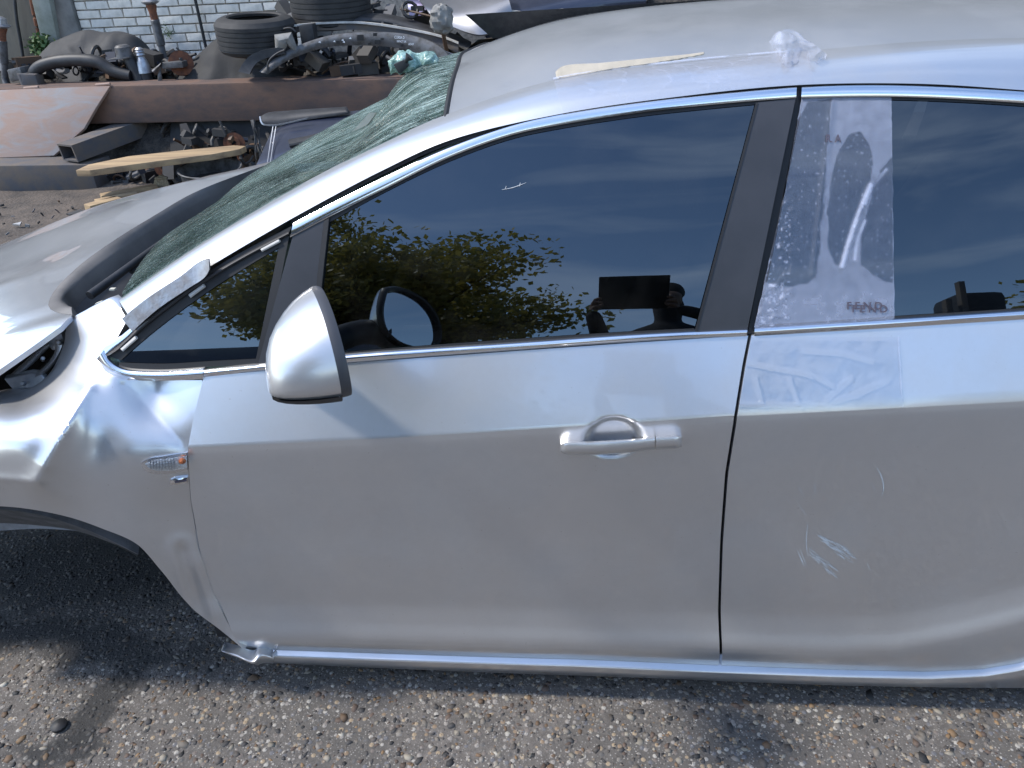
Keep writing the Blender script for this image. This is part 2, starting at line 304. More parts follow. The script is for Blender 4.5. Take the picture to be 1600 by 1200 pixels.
def crazed(name='crazed_windscreen_glass', c0=(.22, .34, .30), c1=(.64, .78, .72), lo=.02, hi=.74, fade=True):
    """laminated glass broken into crumbs: green, streaked, half see-through"""
    m = bpy.data.materials.new(name); m.use_nodes = True; t = m.node_tree; N = t.nodes; L = t.links; N.clear()
    o = N.new('ShaderNodeOutputMaterial'); tr = N.new('ShaderNodeBsdfTransparent'); tr.inputs[0].default_value = (.45, .55, .52, 1)
    pr = N.new('ShaderNodeBsdfPrincipled'); pr.inputs['Roughness'].default_value = .16; pr.inputs['Specular IOR Level'].default_value = .9
    g = N.new('ShaderNodeTexCoord')
    cx = N.new('ShaderNodeCombineXYZ')
    for k, (d, sc) in enumerate((((.81, .20, .54), 3.2), ((-.24, .97, 0.), 75.), ((-.55, 0., .83), 40.))):
        dt = N.new('ShaderNodeVectorMath'); dt.operation = 'DOT_PRODUCT'; dt.inputs[1].default_value = tuple(c*sc for c in d); L.new(g.outputs['Object'], dt.inputs[0]); L.new(dt.outputs['Value'], cx.inputs[k])
    mp1 = cx
    n1 = N.new('ShaderNodeTexNoise'); n1.inputs['Scale'].default_value = 1.; n1.inputs['Detail'].default_value = 8; n1.inputs['Roughness'].default_value = .7; n1.inputs['Distortion'].default_value = .25; L.new(mp1.outputs[0], n1.inputs['Vector'])
    v = N.new('ShaderNodeTexVoronoi'); v.feature = 'DISTANCE_TO_EDGE'; v.inputs['Scale'].default_value = 3.2; L.new(cx.outputs[0], v.inputs['Vector'])
    n2 = N.new('ShaderNodeTexNoise'); n2.inputs['Scale'].default_value = 5; n2.inputs['Detail'].default_value = 3; L.new(g.outputs['Object'], n2.inputs['Vector'])
    r1 = N.new('ShaderNodeMapRange'); r1.inputs[1].default_value = .44; r1.inputs[2].default_value = .72; r1.inputs[3].default_value = lo; r1.inputs[4].default_value = hi; L.new(n1.outputs['Fac'], r1.inputs[0])
    r2 = N.new('ShaderNodeMapRange'); r2.inputs[1].default_value = .0; r2.inputs[2].default_value = .05; r2.inputs[3].default_value = .55; r2.inputs[4].default_value = 0; L.new(v.outputs['Distance'], r2.inputs[0])
    r3 = N.new('ShaderNodeMapRange'); r3.inputs[1].default_value = .35; r3.inputs[2].default_value = .65; r3.inputs[3].default_value = -.15; r3.inputs[4].default_value = .22; L.new(n2.outputs['Fac'], r3.inputs[0])
    a1 = N.new('ShaderNodeMath'); a1.operation = 'ADD'; L.new(r1.outputs[0], a1.inputs[0]); L.new(r2.outputs[0], a1.inputs[1])
    a2 = N.new('ShaderNodeMath'); a2.operation = 'ADD'; a2.use_clamp = True; L.new(a1.outputs[0], a2.inputs[0]); L.new(r3.outputs[0], a2.inputs[1])
    if fade:
        dg_ = N.new('ShaderNodeVectorMath'); dg_.operation = 'DOT_PRODUCT'; dg_.inputs[1].default_value = (.6, .55, .58); L.new(g.outputs['Object'], dg_.inputs[0])
        rf_ = N.new('ShaderNodeMapRange'); rf_.inputs[1].default_value = .30; rf_.inputs[2].default_value = .92; rf_.inputs[3].default_value = .22; rf_.inputs[4].default_value = 1.05; L.new(dg_.outputs['Value'], rf_.inputs[0])
        mu_ = N.new('ShaderNodeMath'); mu_.operation = 'MULTIPLY'; mu_.use_clamp = True; L.new(a2.outputs[0], mu_.inputs[0]); L.new(rf_.outputs[0], mu_.inputs[1]); a2 = mu_
    vc = N.new('ShaderNodeTexVoronoi'); vc.feature = 'DISTANCE_TO_EDGE'; vc.inputs['Scale'].default_value = 95; L.new(g.outputs['Object'], vc.inputs['Vector'])
    rc_ = N.new('ShaderNodeMapRange'); rc_.inputs[1].default_value = .015; rc_.inputs[2].default_value = .06; rc_.inputs[3].default_value = .26; rc_.inputs[4].default_value = 0; L.new(vc.outputs['Distance'], rc_.inputs[0])
    ac_ = N.new('ShaderNodeMath'); ac_.operation = 'ADD'; ac_.use_clamp = True; L.new(a2.outputs[0], ac_.inputs[0]); L.new(rc_.outputs[0], ac_.inputs[1]); a2 = ac_
    cr = N.new('ShaderNodeValToRGB'); cr.color_ramp.elements[0].color = (*c0, 1); cr.color_ramp.elements[1].color = (*c1, 1); L.new(n1.outputs['Fac'], cr.inputs[0]); cr.color_ramp.elements[0].position = .35; cr.color_ramp.elements[1].position = .75
    L.new(cr.outputs[0], pr.inputs['Base Color'])
    bp = N.new('ShaderNodeBump'); bp.inputs['Strength'].default_value = .6; bp.inputs['Distance'].default_value = .004; vd = N.new('ShaderNodeTexVoronoi'); vd.inputs['Scale'].default_value = 95; L.new(g.outputs['Object'], vd.inputs['Vector'])
    ab_ = N.new('ShaderNodeMath'); ab_.operation = 'MULTIPLY_ADD'; ab_.inputs[1].default_value = .4; L.new(a1.outputs[0], ab_.inputs[0]); L.new(vd.outputs['Color'], ab_.inputs[2]); L.new(ab_.outputs[0], bp.inputs['Height']); L.new(bp.outputs[0], pr.inputs['Normal'])
    mxs = N.new('ShaderNodeMixShader'); L.new(a2.outputs[0], mxs.inputs[0]); L.new(tr.outputs[0], mxs.inputs[1]); L.new(pr.outputs[0], mxs.inputs[2]); L.new(mxs.outputs[0], o.inputs[0]); return m
M['crazed'] = crazed()
M['crazed_pale'] = crazed('bunched_crazed_glass', (.22, .42, .36), (.62, .80, .73), .45, 1., False)

def film_mat(name, c=(.62, .66, .80)):
    """clear packing film; attribute 'haze' says how milky it is"""
    m = bpy.data.materials.new(name); m.use_nodes = True; t = m.node_tree; N = t.nodes; L = t.links; N.clear()
    o = N.new('ShaderNodeOutputMaterial'); tr = N.new('ShaderNodeBsdfTransparent'); tr.inputs[0].default_value = (.99, .99, .995, 1)
    df = N.new('ShaderNodeBsdfPrincipled'); df.inputs['Base Color'].default_value = (*c, 1); df.inputs['Roughness'].default_value = .45
    gl = N.new('ShaderNodeBsdfGlossy'); gl.inputs['Roughness'].default_value = .09
    a = N.new('ShaderNodeAttribute'); a.attribute_name = 'haze'
    g = N.new('ShaderNodeTexCoord'); n = N.new('ShaderNodeTexNoise'); n.inputs['Scale'].default_value = 60; n.inputs['Detail'].default_value = 6; L.new(g.outputs['Object'], n.inputs['Vector'])
    r = N.new('ShaderNodeMapRange'); r.inputs[1].default_value = .3; r.inputs[2].default_value = .7; r.inputs[3].default_value = .8; r.inputs[4].default_value = 1.2; L.new(n.outputs['Fac'], r.inputs[0])
    mu = N.new('ShaderNodeMath'); mu.operation = 'MULTIPLY'; mu.use_clamp = True; L.new(a.outputs['Fac'], mu.inputs[0]); L.new(r.outputs[0], mu.inputs[1])
    bp = N.new('ShaderNodeBump'); bp.inputs['Strength'].default_value = .12; bp.inputs['Distance'].default_value = .002; L.new(n.outputs['Fac'], bp.inputs['Height']); L.new(bp.outputs[0], gl.inputs['Normal'])
    fr = N.new('ShaderNodeFresnel'); fr.inputs[0].default_value = 1.1
    m1 = N.new('ShaderNodeMixShader'); L.new(fr.outputs[0], m1.inputs[0]); L.new(tr.outputs[0], m1.inputs[1]); L.new(gl.outputs[0], m1.inputs[2])
    m2 = N.new('ShaderNodeMixShader'); L.new(mu.outputs[0], m2.inputs[0]); L.new(m1.outputs[0], m2.inputs[1]); L.new(df.outputs[0], m2.inputs[2]); L.new(m2.outputs[0], o.inputs[0]); return m
M['film'] = film_mat('clear_packing_film')

def ground_mat():
    m = bpy.data.materials.new('exposed_aggregate_concrete'); m.use_nodes = True; t = m.node_tree; N = t.nodes; L = t.links; b = N['Principled BSDF']
    b.inputs['Roughness'].default_value = .9; g = N.new('ShaderNodeTexCoord'); vec = g.outputs['Object']
    def noise(s, d=5, r=.6):
        n = N.new('ShaderNodeTexNoise'); n.inputs['Scale'].default_value = s; n.inputs['Detail'].default_value = d; n.inputs['Roughness'].default_value = r; L.new(vec, n.inputs['Vector']); return n.outputs['Fac']
    def rng(x, a, c, e=0., f=1.):
        r = N.new('ShaderNodeMapRange'); r.inputs[1].default_value = a; r.inputs[2].default_value = c; r.inputs[3].default_value = e; r.inputs[4].default_value = f; L.new(x, r.inputs[0]); return r.outputs[0]
    def mix(f, a, c, mode='MIX'):
        x = N.new('ShaderNodeMix'); x.data_type = 'RGBA'; x.blend_type = mode
        if isinstance(f, float): x.inputs[0].default_value = f
        else: L.new(f, x.inputs[0])
        for k, q in ((6, a), (7, c)):
            if isinstance(q, tuple): x.inputs[k].default_value = (*q, 1)
            else: L.new(q, x.inputs[k])
        return x.outputs[2]
    base = mix(rng(noise(55, 8, .7), .35, .68), (.08, .07, .062), (.17, .15, .131))
    base = mix(rng(noise(3.5, 4), .35, .7), base, (.085, .077, .068))
    v = N.new('ShaderNodeTexVoronoi'); v.inputs['Scale'].default_value = 62; L.new(vec, v.inputs['Vector'])
    v2 = N.new('ShaderNodeTexVoronoi'); v2.inputs['Scale'].default_value = 150; L.new(vec, v2.inputs['Vector'])
    cr = N.new('ShaderNodeValToRGB'); e = cr.color_ramp; e.interpolation = 'CONSTANT'
    stops = [(0, (.10, .095, .09)), (.18, (.30, .27, .24)), (.36, (.17, .14, .12)), (.5, (.42, .39, .34)), (.64, (.26, .18, .11)), (.76, (.13, .13, .14)), (.88, (.36, .27, .17))]
    e.elements[0].position = 0; e.elements[0].color = (*stops[0][1], 1); e.elements[1].position = stops[1][0]; e.elements[1].color = (*stops[1][1], 1)
    for p_, c_ in stops[2:]:
        q = e.elements.new(p_); q.color = (*c_, 1)
    sp = N.new('ShaderNodeSeparateColor'); L.new(v.outputs['Color'], sp.inputs[0]); L.new(sp.outputs[0], cr.inputs[0])
    base = mix(rng(v.outputs['Distance'], .30, .38, .75, 0.), base, cr.outputs[0])
    cr2 = N.new('ShaderNodeValToRGB'); e2 = cr2.color_ramp; e2.elements[0].color = (.11, .10, .095, 1); e2.elements[1].color = (.48, .45, .40, 1)
    sp2 = N.new('ShaderNodeSeparateColor'); L.new(v2.outputs['Color'], sp2.inputs[0]); L.new(sp2.outputs[1], cr2.inputs[0])
    base = mix(rng(v2.outputs['Distance'], .2, .32, .6, 0.), base, cr2.outputs[0])
    # oil stain where the engine stood, with a run towards the photographer
    def blob(cx, cy, rx, ry, rot, a=.55, c=1.15):
        mp_ = N.new('ShaderNodeMapping'); mp_.vector_type = 'TEXTURE'; mp_.inputs['Location'].default_value = (cx, cy, 0); mp_.inputs['Rotation'].default_value = (0, 0, rot); mp_.inputs['Scale'].default_value = (rx, ry, 1e6)
        ad = N.new('ShaderNodeVectorMath'); ad.operation = 'ADD'; nn = N.new('ShaderNodeTexNoise'); nn.inputs['Scale'].default_value = 9; nn.inputs['Detail'].default_value = 6; L.new(vec, nn.inputs['Vector'])
        sc = N.new('ShaderNodeVectorMath'); sc.operation = 'MULTIPLY_ADD'; L.new(nn.outputs['Color'], sc.inputs[0]); sc.inputs[1].default_value = (.22, .22, 0); sc.inputs[2].default_value = (-.11, -.11, 0)
        L.new(vec, ad.inputs[0]); L.new(sc.outputs[0], ad.inputs[1]); L.new(ad.outputs[0], mp_.inputs[0])
        ln = N.new('ShaderNodeVectorMath'); ln.operation = 'LENGTH'; L.new(mp_.outputs[0], ln.inputs[0]); return rng(ln.outputs['Value'], a, c, .85, 0.)
    for a in ((-1.6, .40, .55, .24, .1), (-1.36, .11, .36, .06, -.05), (-1.26, -.06, .055, .19, -.3), (-1.62, .16, .35, .05, .1), (-1.33, -.19, .10, .05, .3)):
        base = mix(blob(*a), base, (.022, .0215, .021))
    L.new(base, b.inputs['Base Color'])
    bp = N.new('ShaderNodeBump'); bp.inputs['Strength'].default_value = .7; bp.inputs['Distance'].default_value = .004
    ad = N.new('ShaderNodeMath'); L.new(noise(140, 6), ad.inputs[0]); L.new(rng(v.outputs['Distance'], .0, .45, 1., 0.), ad.inputs[1]); L.new(ad.outputs[0], bp.inputs['Height']); L.new(bp.outputs[0], b.inputs['Normal'])
    return m
M['ground'] = ground_mat()
def attr_mat(name, attr='Col', rough=.75):
    m = bpy.data.materials.new(name); m.use_nodes = True; t = m.node_tree; a = t.nodes.new('ShaderNodeAttribute'); a.attribute_name = attr
    b = t.nodes['Principled BSDF']; b.inputs['Roughness'].default_value = rough; t.links.new(a.outputs['Color'], b.inputs['Base Color']); return m
M['grey_paint'] = mat('grey_car_paint', (.24, .24, .25), .35, .7, (.19, .19, .2), nscale=4, coat=.8)
M['rag'] = mat('dirty_rag', (.26, .25, .23), .9, 0, (.15, .145, .135), nscale=12, bump=.4, bscale=60)
M['pebble'] = attr_mat('pebble_stone')
# ------------------------------------------------------------------ body side surface  Y = S(x, z)
def feat(pts, Y):
    q = np.array([P(x, y, Y) for x, y in pts]); return q[:, 0], q[:, 2]
FX = {}
FX['belt'] = feat([(150, 605), (318, 590), (560, 567), (800, 549), (1000, 535), (1170, 525), (1410, 510), (1600, 499), (1900, 478)], .072)
FX['crease'] = feat([(100, 718), (300, 706), (600, 690), (880, 672), (1140, 655), (1410, 643), (1600, 634), (1900, 618)], 0.)
FX['flare'] = feat([(200, 1000), (380, 1002), (600, 1006), (900, 1012), (1120, 1018), (1300, 1025), (1400, 1023), (1500, 1006), (1600, 982), (1680, 955), (1760, 915)], -.010)
FX['gap'] = feat([(200, 1014), (400, 1018), (600, 1023), (900, 1031), (1120, 1041), (1300, 1049), (1450, 1054), (1540, 1051), (1600, 1042), (1680, 1015), (1760, 975)], .006)
FX['sill'] = feat([(200, 1026), (420, 1036), (700, 1046), (1000, 1056), (1300, 1070), (1500, 1076), (1600, 1078), (1800, 1080)], .03)
def fz(k, x): return float(np.interp(x, *FX[k]))
def knots(x):
    zs, zg, zf, zc, zb = (fz(k, x) for k in ('sill', 'gap', 'flare', 'crease', 'belt'))
    zk = [zg, zf-.008, zf+.002, zf+.055, zf+.11, zf+.5*(zc-zf), zc-.13, zc-.055, zc-.010, zc+.006, zb]
    yk = [.008, -.0060, -.0060, .0055, .0125, .0115, .0055, .0020, .0002, .0012, .072]
    return zk, yk
def bow(x): return .010*(x+.1)**2
def S(x, z):
    zk, yk = knots(x); zb = zk[-1]
    if z <= zb:
        if z >= zk[-2]:
            t = (z-zk[-2])/(zb-zk[-2]); return yk[-2]+(yk[-1]-yk[-2])*(t*.98+.02*t*t)+bow(x)
        return pchip(zk[:-1], yk[:-1], z)+bow(x)
    h = z-zb; return .075+.365*h+.23*h*h+bow(x)
def PS(px, py, off=0.):
    Y = .05
    for _ in range(14):
        p = P(px, py, Y); Y2 = S(p[0], p[2])-off
        if abs(Y2-Y) < 1e-5: break
        Y += (Y2-Y)*.8
    return P(px, py, Y)
def patch(name, top, bot, nu, nv, material, parent, off=0., bulge=0., yoff=None, **k):
    """sheet on the body side between two pixel curves; bulge makes it round across"""
    a = spl(top, nu); b = spl(bot, nu); G = np.zeros((nv, nu, 3))
    for i, t in enumerate(np.linspace(0, 1, nv)):
        o_ = off+bulge*math.sin(math.pi*t)**.7 if bulge else off
        for j in range(nu):
            q = a[j]+(b[j]-a[j])*t; oo = o_+(yoff(q[0], q[1]) if yoff else 0); G[i, j] = PS(q[0], q[1], oo)
    return grid(name, G, material, parent, **k)
def quadpatch(name, c, nu, nv, material, parent, **k):   # corners tl, tr, br, bl
    return patch(name, [c[0], c[1]], [c[3], c[2]], nu, nv, material, parent, **k)

# ------------------------------------------------------------------ ground
GZ = .05      # the car sits low, on its floor
g = grid('ground', [[(x, y, GZ) for x in np.linspace(-60, 60, 9)] for y in np.linspace(-60, 60, 9)], M['ground']); kind(g, 'structure')
def poly_sdf(poly, X, Y):
    p = np.asarray(poly, float); d = np.full(X.shape, 1e9); ins = np.zeros(X.shape, bool)
    for i in range(len(p)):
        a, b = p[i], p[(i+1) % len(p)]; e = b-a; wx, wy = X-a[0], Y-a[1]
        t = np.clip((wx*e[0]+wy*e[1])/(e@e+1e-12), 0, 1); d = np.minimum(d, np.hypot(wx-e[0]*t, wy-e[1]*t))
        c = ((a[1] > Y) != (b[1] > Y)) & (X < (b[0]-a[0])*(Y-a[1])/((b[1]-a[1]) or 1e-9)+a[0]); ins ^= c
    return np.where(ins, -d, d)
def pebbles(n, x0, x1, y0, y1, smin, smax, name, label):
    import bmesh
    bm = bmesh.new(); bmesh.ops.create_icosphere(bm, subdivisions=1, radius=1); bm.verts.ensure_lookup_table()
    bv = np.array([v.co for v in bm.verts]); bf = np.array([[v.index for v in f.verts] for f in bm.faces]); bm.free()
    pal = np.array([(.15, .125, .105), (.28, .235, .185), (.09, .082, .078), (.42, .36, .27), (.24, .14, .07), (.38, .22, .09), (.18, .115, .08), (.6, .55, .45), (.045, .043, .042), (.32, .28, .235)])
    w = np.array([.19, .16, .15, .09, .08, .06, .1, .025, .06, .085]); w /= w.sum()
    cx = RNG.uniform(x0, x1, n); cy = RNG.uniform(y0, y1, n)
    s = smin+(smax-smin)*RNG.beta(1.2, 4.2, n); an = RNG.uniform(0, 6.28, n)
    ax = s*RNG.uniform(.8, 1.35, n); ay = s*RNG.uniform(.6, 1.0, n); az = s*RNG.uniform(.25, .5, n)
    j = 1+.22*RNG.standard_normal((n, len(bv), 1)).clip(-1.5, 1.5)
    V = bv[None]*j; V = V*np.stack([ax, ay, az], 1)[:, None]
    ca, sa = np.cos(an)[:, None], np.sin(an)[:, None]
    X = V[..., 0]*ca-V[..., 1]*sa+cx[:, None]; Y = V[..., 0]*sa+V[..., 1]*ca+cy[:, None]; Z = GZ+V[..., 2]-(az*RNG.uniform(.1, .75, n))[:, None]
    VV = np.stack([X, Y, Z], -1).reshape(-1, 3); FF = (bf[None]+(np.arange(n)*len(bv))[:, None, None]).reshape(-1, 3)
    me = bpy.data.meshes.new(name); me.vertices.add(len(VV)); me.vertices.foreach_set('co', VV.ravel())
    me.loops.add(FF.size); me.loops.foreach_set('vertex_index', FF.ravel()); me.polygons.add(len(FF))
    me.polygons.foreach_set('loop_start', np.arange(0, FF.size, 3)); me.polygons.foreach_set('loop_total', np.full(len(FF), 3)); me.update(calc_edges=True); me.validate()
    me.polygons.foreach_set('use_smooth', [True]*len(me.polygons))
    c = .56*pal[RNG.choice(len(pal), n, p=w)]*RNG.uniform(.75, 1.2, (n, 1))
    # stones lying in the oil are soaked dark
    def soak(a, b, rx, ry): return np.clip(1.25-np.hypot((cx-a)/rx, (cy-b)/ry), 0, 1)
    k = np.clip(soak(-1.6, .40, .55, .24)+soak(-1.36, .11, .36, .06)+soak(-1.26+.3*(cy+.06), -.06, .055, .19)+soak(-1.62, .16, .35, .05), 0, .85)[:, None]
    c = c*.82+c.mean(1, keepdims=True)*.16
    c = c*(1-k)+np.array([.03, .029, .028])*k
    a = me.color_attributes.new('Col', 'FLOAT_COLOR', 'POINT')
    cc = np.concatenate([np.repeat(c, len(bv), 0), np.ones((n*len(bv), 1))], 1); a.data.foreach_set('color', cc.ravel())
    o = link(me, name, M['pebble']); kind(o, 'stuff'); o['label'] = label; return o
pebbles(24000, -2.5, 1.5, -.75, .45, .0022, .0165, 'pebbles', 'small brown, grey and cream pebbles set in the concrete by the car')
pebbles(9000, -3.2, -.6, .45, 2.2, .003, .013, 'pebbles', 'dark pebbles in the oily concrete under the wheel arch')

# ------------------------------------------------------------------ the car
car = thing('silver_car', 'crashed silver hatchback with shattered windscreen, crumpled wing and missing front wheel', 'car', (0, .9, 0))

def seam(pts): q = np.array([PS(*p) for p in pts]); i = np.argsort(q[:, 2]); return q[i, 2], q[i, 0]
SF = seam([(318, 591), (303, 650), (294, 715), (298, 780), (312, 860), (335, 930), (372, 1003), (385, 1017)])
SR = seam([(1169, 525), (1160, 570), (1147, 650), (1133, 740), (1125, 850), (1122, 950), (1123, 1041)])
SR2 = (SR[0], SR[1]+.006)
def rowz(x, v):
    zk, yk = knots(x); zz = np.array(zk); n = len(zz)-1; i = min(int(v*n), n-1); return zz[i]+(zz[i+1]-zz[i])*(v*n-i)
def door_grid(lx, rx, nu, nv, dent=None, rows=None):
    G = np.zeros((nv, nu, 3)); us = np.linspace(0, 1, nu); vs = np.linspace(0, 1, nv) if rows is None else rows
    for i, v in enumerate(vs):
        for j, u in enumerate(us):
            x = 0.; z = .5
            for _ in range(5):
                a = lx(z) if callable(lx) else np.interp(z, *lx); b = rx(z) if callable(rx) else np.interp(z, *rx)
                x = a+(b-a)*u; z = rowz(x, v)
            y = S(x, z)
            if dent: y += dent(x, z)
            G[i, j] = (x, y, z)
    return G
HC = PS(958, 686); HRX = .061; HRZ = .050
def handle_dish(x, z):
    r = math.hypot((x-HC[0])/HRX, (z-HC[2]-.06*(x-HC[0]))/HRZ)
    if r > 1.25: return 0.
    t = min(max((1.02-r)/.40, 0), 1); return .016*t*t*(3-2*t)
def ripple(x, z): return .0012*mnoise.noise(Vector((x*2.2, z*2.6, 3.1)))
nvr = np.unique(np.concatenate([np.linspace(0, 1, 55), np.linspace(.5, 1., 80), np.linspace(.74, .94, 30)]))
G = door_grid(SF, SR, 190, len(nvr), dent=lambda x, z: handle_dish(x, z)+ripple(x, z), rows=nvr)
fdoor = grid('front_door', G, M['paint'], car, skirt=(0, .022, -.004))
rd_end = lambda z: 1.04
G = door_grid(SR2, rd_end, 70, 60, dent=lambda x, z: ripple(x+3, z))
rdoor = grid('rear_door', G, M['paint'], car, skirt=(0, .022, -.004))
# rear quarter with the wheel behind the frame
def quarter():
    G = np.zeros((30, 40, 3))
    for j, x in enumerate(np.linspace(1.047, 2.25, 40)):
        zb = fz('belt', 1.0)+.03*(x-1); r = .36; dx = x-1.62; za = .34+math.sqrt(max(r*r-dx*dx, 0)) if abs(dx) < r else .2
        if abs(dx) < r: za = max(za, .2)
        tail = max(0, x-1.7)**2*.5
        for i, t in enumerate(np.linspace(0, 1, 30)):
            z = za+(zb-za)*t; G[i, j] = (x, S(1.0, min(max(z, fz('gap', 1.0)), fz('belt', 1.0)))+tail, z)
    return G
grid('rear_quarter_panel', quarter(), M['paint'], car, skirt=(0, .03, 0))
tyre_prof = [(.19, -.09), (.205, -.1), (.26, -.105), (.30, -.095), (.317, -.07), (.318, .07), (.30, .095), (.26, .105), (.205, .1), (.19, .09)]
rw = lathe('rear_wheel', [(.0, -.07), (.06, -.07), (.07, -.05), (.15, -.045), (.18, -.085), (.195, -.09), (.195, .09), (.0, .09)], (1.62, .16, .318), (0, 1, 0), M['zinc'], car)
lathe('tyre', tyre_prof, (1.62, .16, .318), (0, 1, 0), M['tyre'], rw)

# black sheet put behind the panel gaps to paint their shade
G = np.array([[(x, S(x, z)+.03, z) for x in np.linspace(-.86, 1.1, 60)] for z in np.linspace(.2, .93, 20)])
grid('gap_shade_sheet', G, M['dark'], car)
# sill
sg = np.zeros((9, 120, 3))
for j, x in enumerate(np.linspace(P(395, 1020, 0)[0], 1.12, 120)):
    zg, zs = fz('gap', x), fz('sill', x); b = bow(x)
    ys = [.030, .014, -.001, -.0045, -.0042, .0015, .015, .03, .06]; zz = [zg+.012, zg-.001, zg-.0075, zg-.0105, zg-.014, zg-.034, zs+.012, zs, zs-.012]
    for i in range(9): sg[i, j] = (x, ys[i]+b, zz[i])
sillm = grid('sill', sg, M['paint'], car, angle=60)
# bent and torn front end of the sill
tn = loft('sill_end', [[(346, 1013, .0), (368, 1019, -.01), (392, 1026, -.012), (404, 1018, -.004), (425, 1024, 0)],
                       [(346, 1017, -.015), (370, 1025, -.02), (396, 1034, -.03), (408, 1024, -.015), (427, 1028, -.011)],
                       [(352, 1021, .0), (374, 1029, -.005), (400, 1039, .0), (413, 1036, .005), (427, 1037, .02)]], 40, 12, M['paint'], sillm, skirt=(0, .02, 0))

# handle
def bar(name, x0, x1, mat_, parent, prof, nx=26, ease=.25):
    V = []; n = len(prof)
    us = np.linspace(0, 1, nx); G = np.zeros((nx, n, 3))
    for i, u in enumerate(us):
        px = x0+(x1-x0)*u
        for k, (py, out) in enumerate(prof):
            e = ease_f(name, u); yy = 694+(py-692.5)*.88*e[0]-.055*(px-970); G[i, k] = PS(px, yy+e[2], out*e[1]-.001)
    V = G.reshape(-1, 3); F = []
    for i in range(nx-1):
        for k in range(n-1): F.append((i*n+k, i*n+k+1, (i+1)*n+k+1, (i+1)*n+k))
    F.append(tuple(range(n))[::-1]); F.append(tuple((nx-1)*n+k for k in range(n)))
    return mesh(name, V, F, mat_, parent, angle=38)
def ease_f(name, u):
    if name == 'door_handle':
        k = 1-max(0, (.10-u)/.10)**2*.45; return (k*(.9+.12*math.sin(math.pi*min(u*.9+.1, 1))), .72+.28*math.sin(math.pi*(u*.8+.14))-.35*max(0, (.06-u)/.06)**2, 2.2*math.sin(math.pi*u))
    k = 1-max(0, (u-.75)/.25)**2*.25; return (.93*k, .84-.3*max(0, (u-.75)/.25)**2, 0)
hp = [(682, .0), (682.2, .014), (683, .025), (685.5, .0325), (688.5, .0345), (698, .035), (702.5, .033), (705, .028), (706.5, .018), (706.8, .0)]
hp2 = [(a, b*.98) for a, b in hp]
bar('door_handle', 876, 1023.3, M['paint'], fdoor, hp)
bar('handle_end_cap', 1024.7, 1065, M['paint'], fdoor, hp2, nx=14)

# ---- greenhouse
CH_T = [(458, 349), (520, 317), (600, 277), (700, 231), (800, 196), (870, 180), (1000, 160), (1150, 144), (1245, 136)]
CH_B = [(453, 371), (520, 336), (600, 296), (700, 247), (800, 211), (870, 196), (1000, 176), (1150, 160), (1244, 153)]
patch('window_trim', CH_T, CH_B, 90, 7, M['chrome'], fdoor, off=.003, bulge=.003, skirt=(0, .02, 0))
patch('window_trim', [(1253, 136), (1340, 133), (1430, 134), (1600, 143), (1800, 160)], [(1252, 153), (1340, 151), (1430, 152), (1600, 161), (1800, 178)], 50, 7, M['chrome'], rdoor, off=.003, bulge=.003, skirt=(0, .02, 0))
patch('belt_trim', [(319, 577), (420, 567), (545, 553), (800, 535), (1000, 521), (1168, 513)], [(318, 589), (425, 578), (560, 566), (800, 548), (1000, 534), (1167, 525)], 80, 9, M['chrome'], fdoor, off=.001, bulge=.009, skirt=(0, .02, 0))
patch('belt_trim', [(1179, 511), (1400, 497), (1600, 484), (1760, 472)], [(1179, 525), (1410, 511), (1600, 499), (1760, 488)], 60, 9, M['chrome'], rdoor, off=.001, bulge=.009, skirt=(0, .02, 0))
# glass
WT = [(512, 345), (600, 297), (700, 249), (800, 213), (870, 198), (1000, 178), (1100, 167), (1184, 160)]
WB = [(478, 560), (600, 549), (800, 534), (1000, 521), (1085, 517)]
patch('window_glass', WT, WB, 70, 40, M['glass_dark'], fdoor, off=-.004)
patch('window_glass', [(1256, 154), (1340, 153), (1430, 154), (1600, 163), (1770, 178)], [(1184, 514), (1300, 505), (1400, 499), (1600, 486), (1770, 474)], 60, 40, M['glass_dark'], rdoor, off=-.004)
patch('window_seal', [(a, b-4) for a, b in WB], [(a, b+6) for a, b in WB], 50, 3, M['rubber'], fdoor, off=-.001)
patch('window_seal', [(1182, 508), (1300, 501), (1400, 494), (1600, 481), (1760, 469)], [(1182, 518), (1300, 510), (1400, 504), (1600, 490), (1760, 478)], 50, 3, M['rubber'], rdoor, off=-.001)
patch('window_seal', [(a, b-5) for a, b in WT[:-1]]+[(1240, 149)], [(a, b+4) for a, b in WT[:-1]]+[(1240, 158)], 60, 3, M['rubber'], fdoor, off=-.0015)
patch('window_seal', [(1253, 148), (1340, 147), (1430, 148), (1600, 156), (1760, 172)], [(1253, 158), (1340, 156), (1430, 157), (1600, 166), (1760, 182)], 50, 3, M['rubber'], rdoor, off=-.0015)
# dark pillar covers
quadpatch('front_pillar_cover', [(457, 370), (506, 344), (481, 562), (403, 570)], 12, 24, M['satin_cover'], fdoor, off=.001, skirt=(0, .012, 0))
quadpatch('window_seal', [(506, 345), (514, 341), (490, 561), (481, 562)], 4, 20, M['rubber'], fdoor, off=.003, skirt=(0, .01, 0))
quadpatch('rear_pillar_cover', [(1184, 160), (1243, 154), (1168, 514), (1086, 519)], 14, 30, M['satin_cover'], fdoor, off=.001, skirt=(0, .012, 0))
quadpatch('cover_edge', [(1181, 160), (1185, 160), (1089, 519), (1085, 519)], 3, 20, M['rubber'], fdoor, off=.0025)
quadpatch('door_gap_seal', [(1243, 133), (1256, 133), (1183, 520), (1168, 522)], 4, 30, M['rubber'], car, off=-.008)
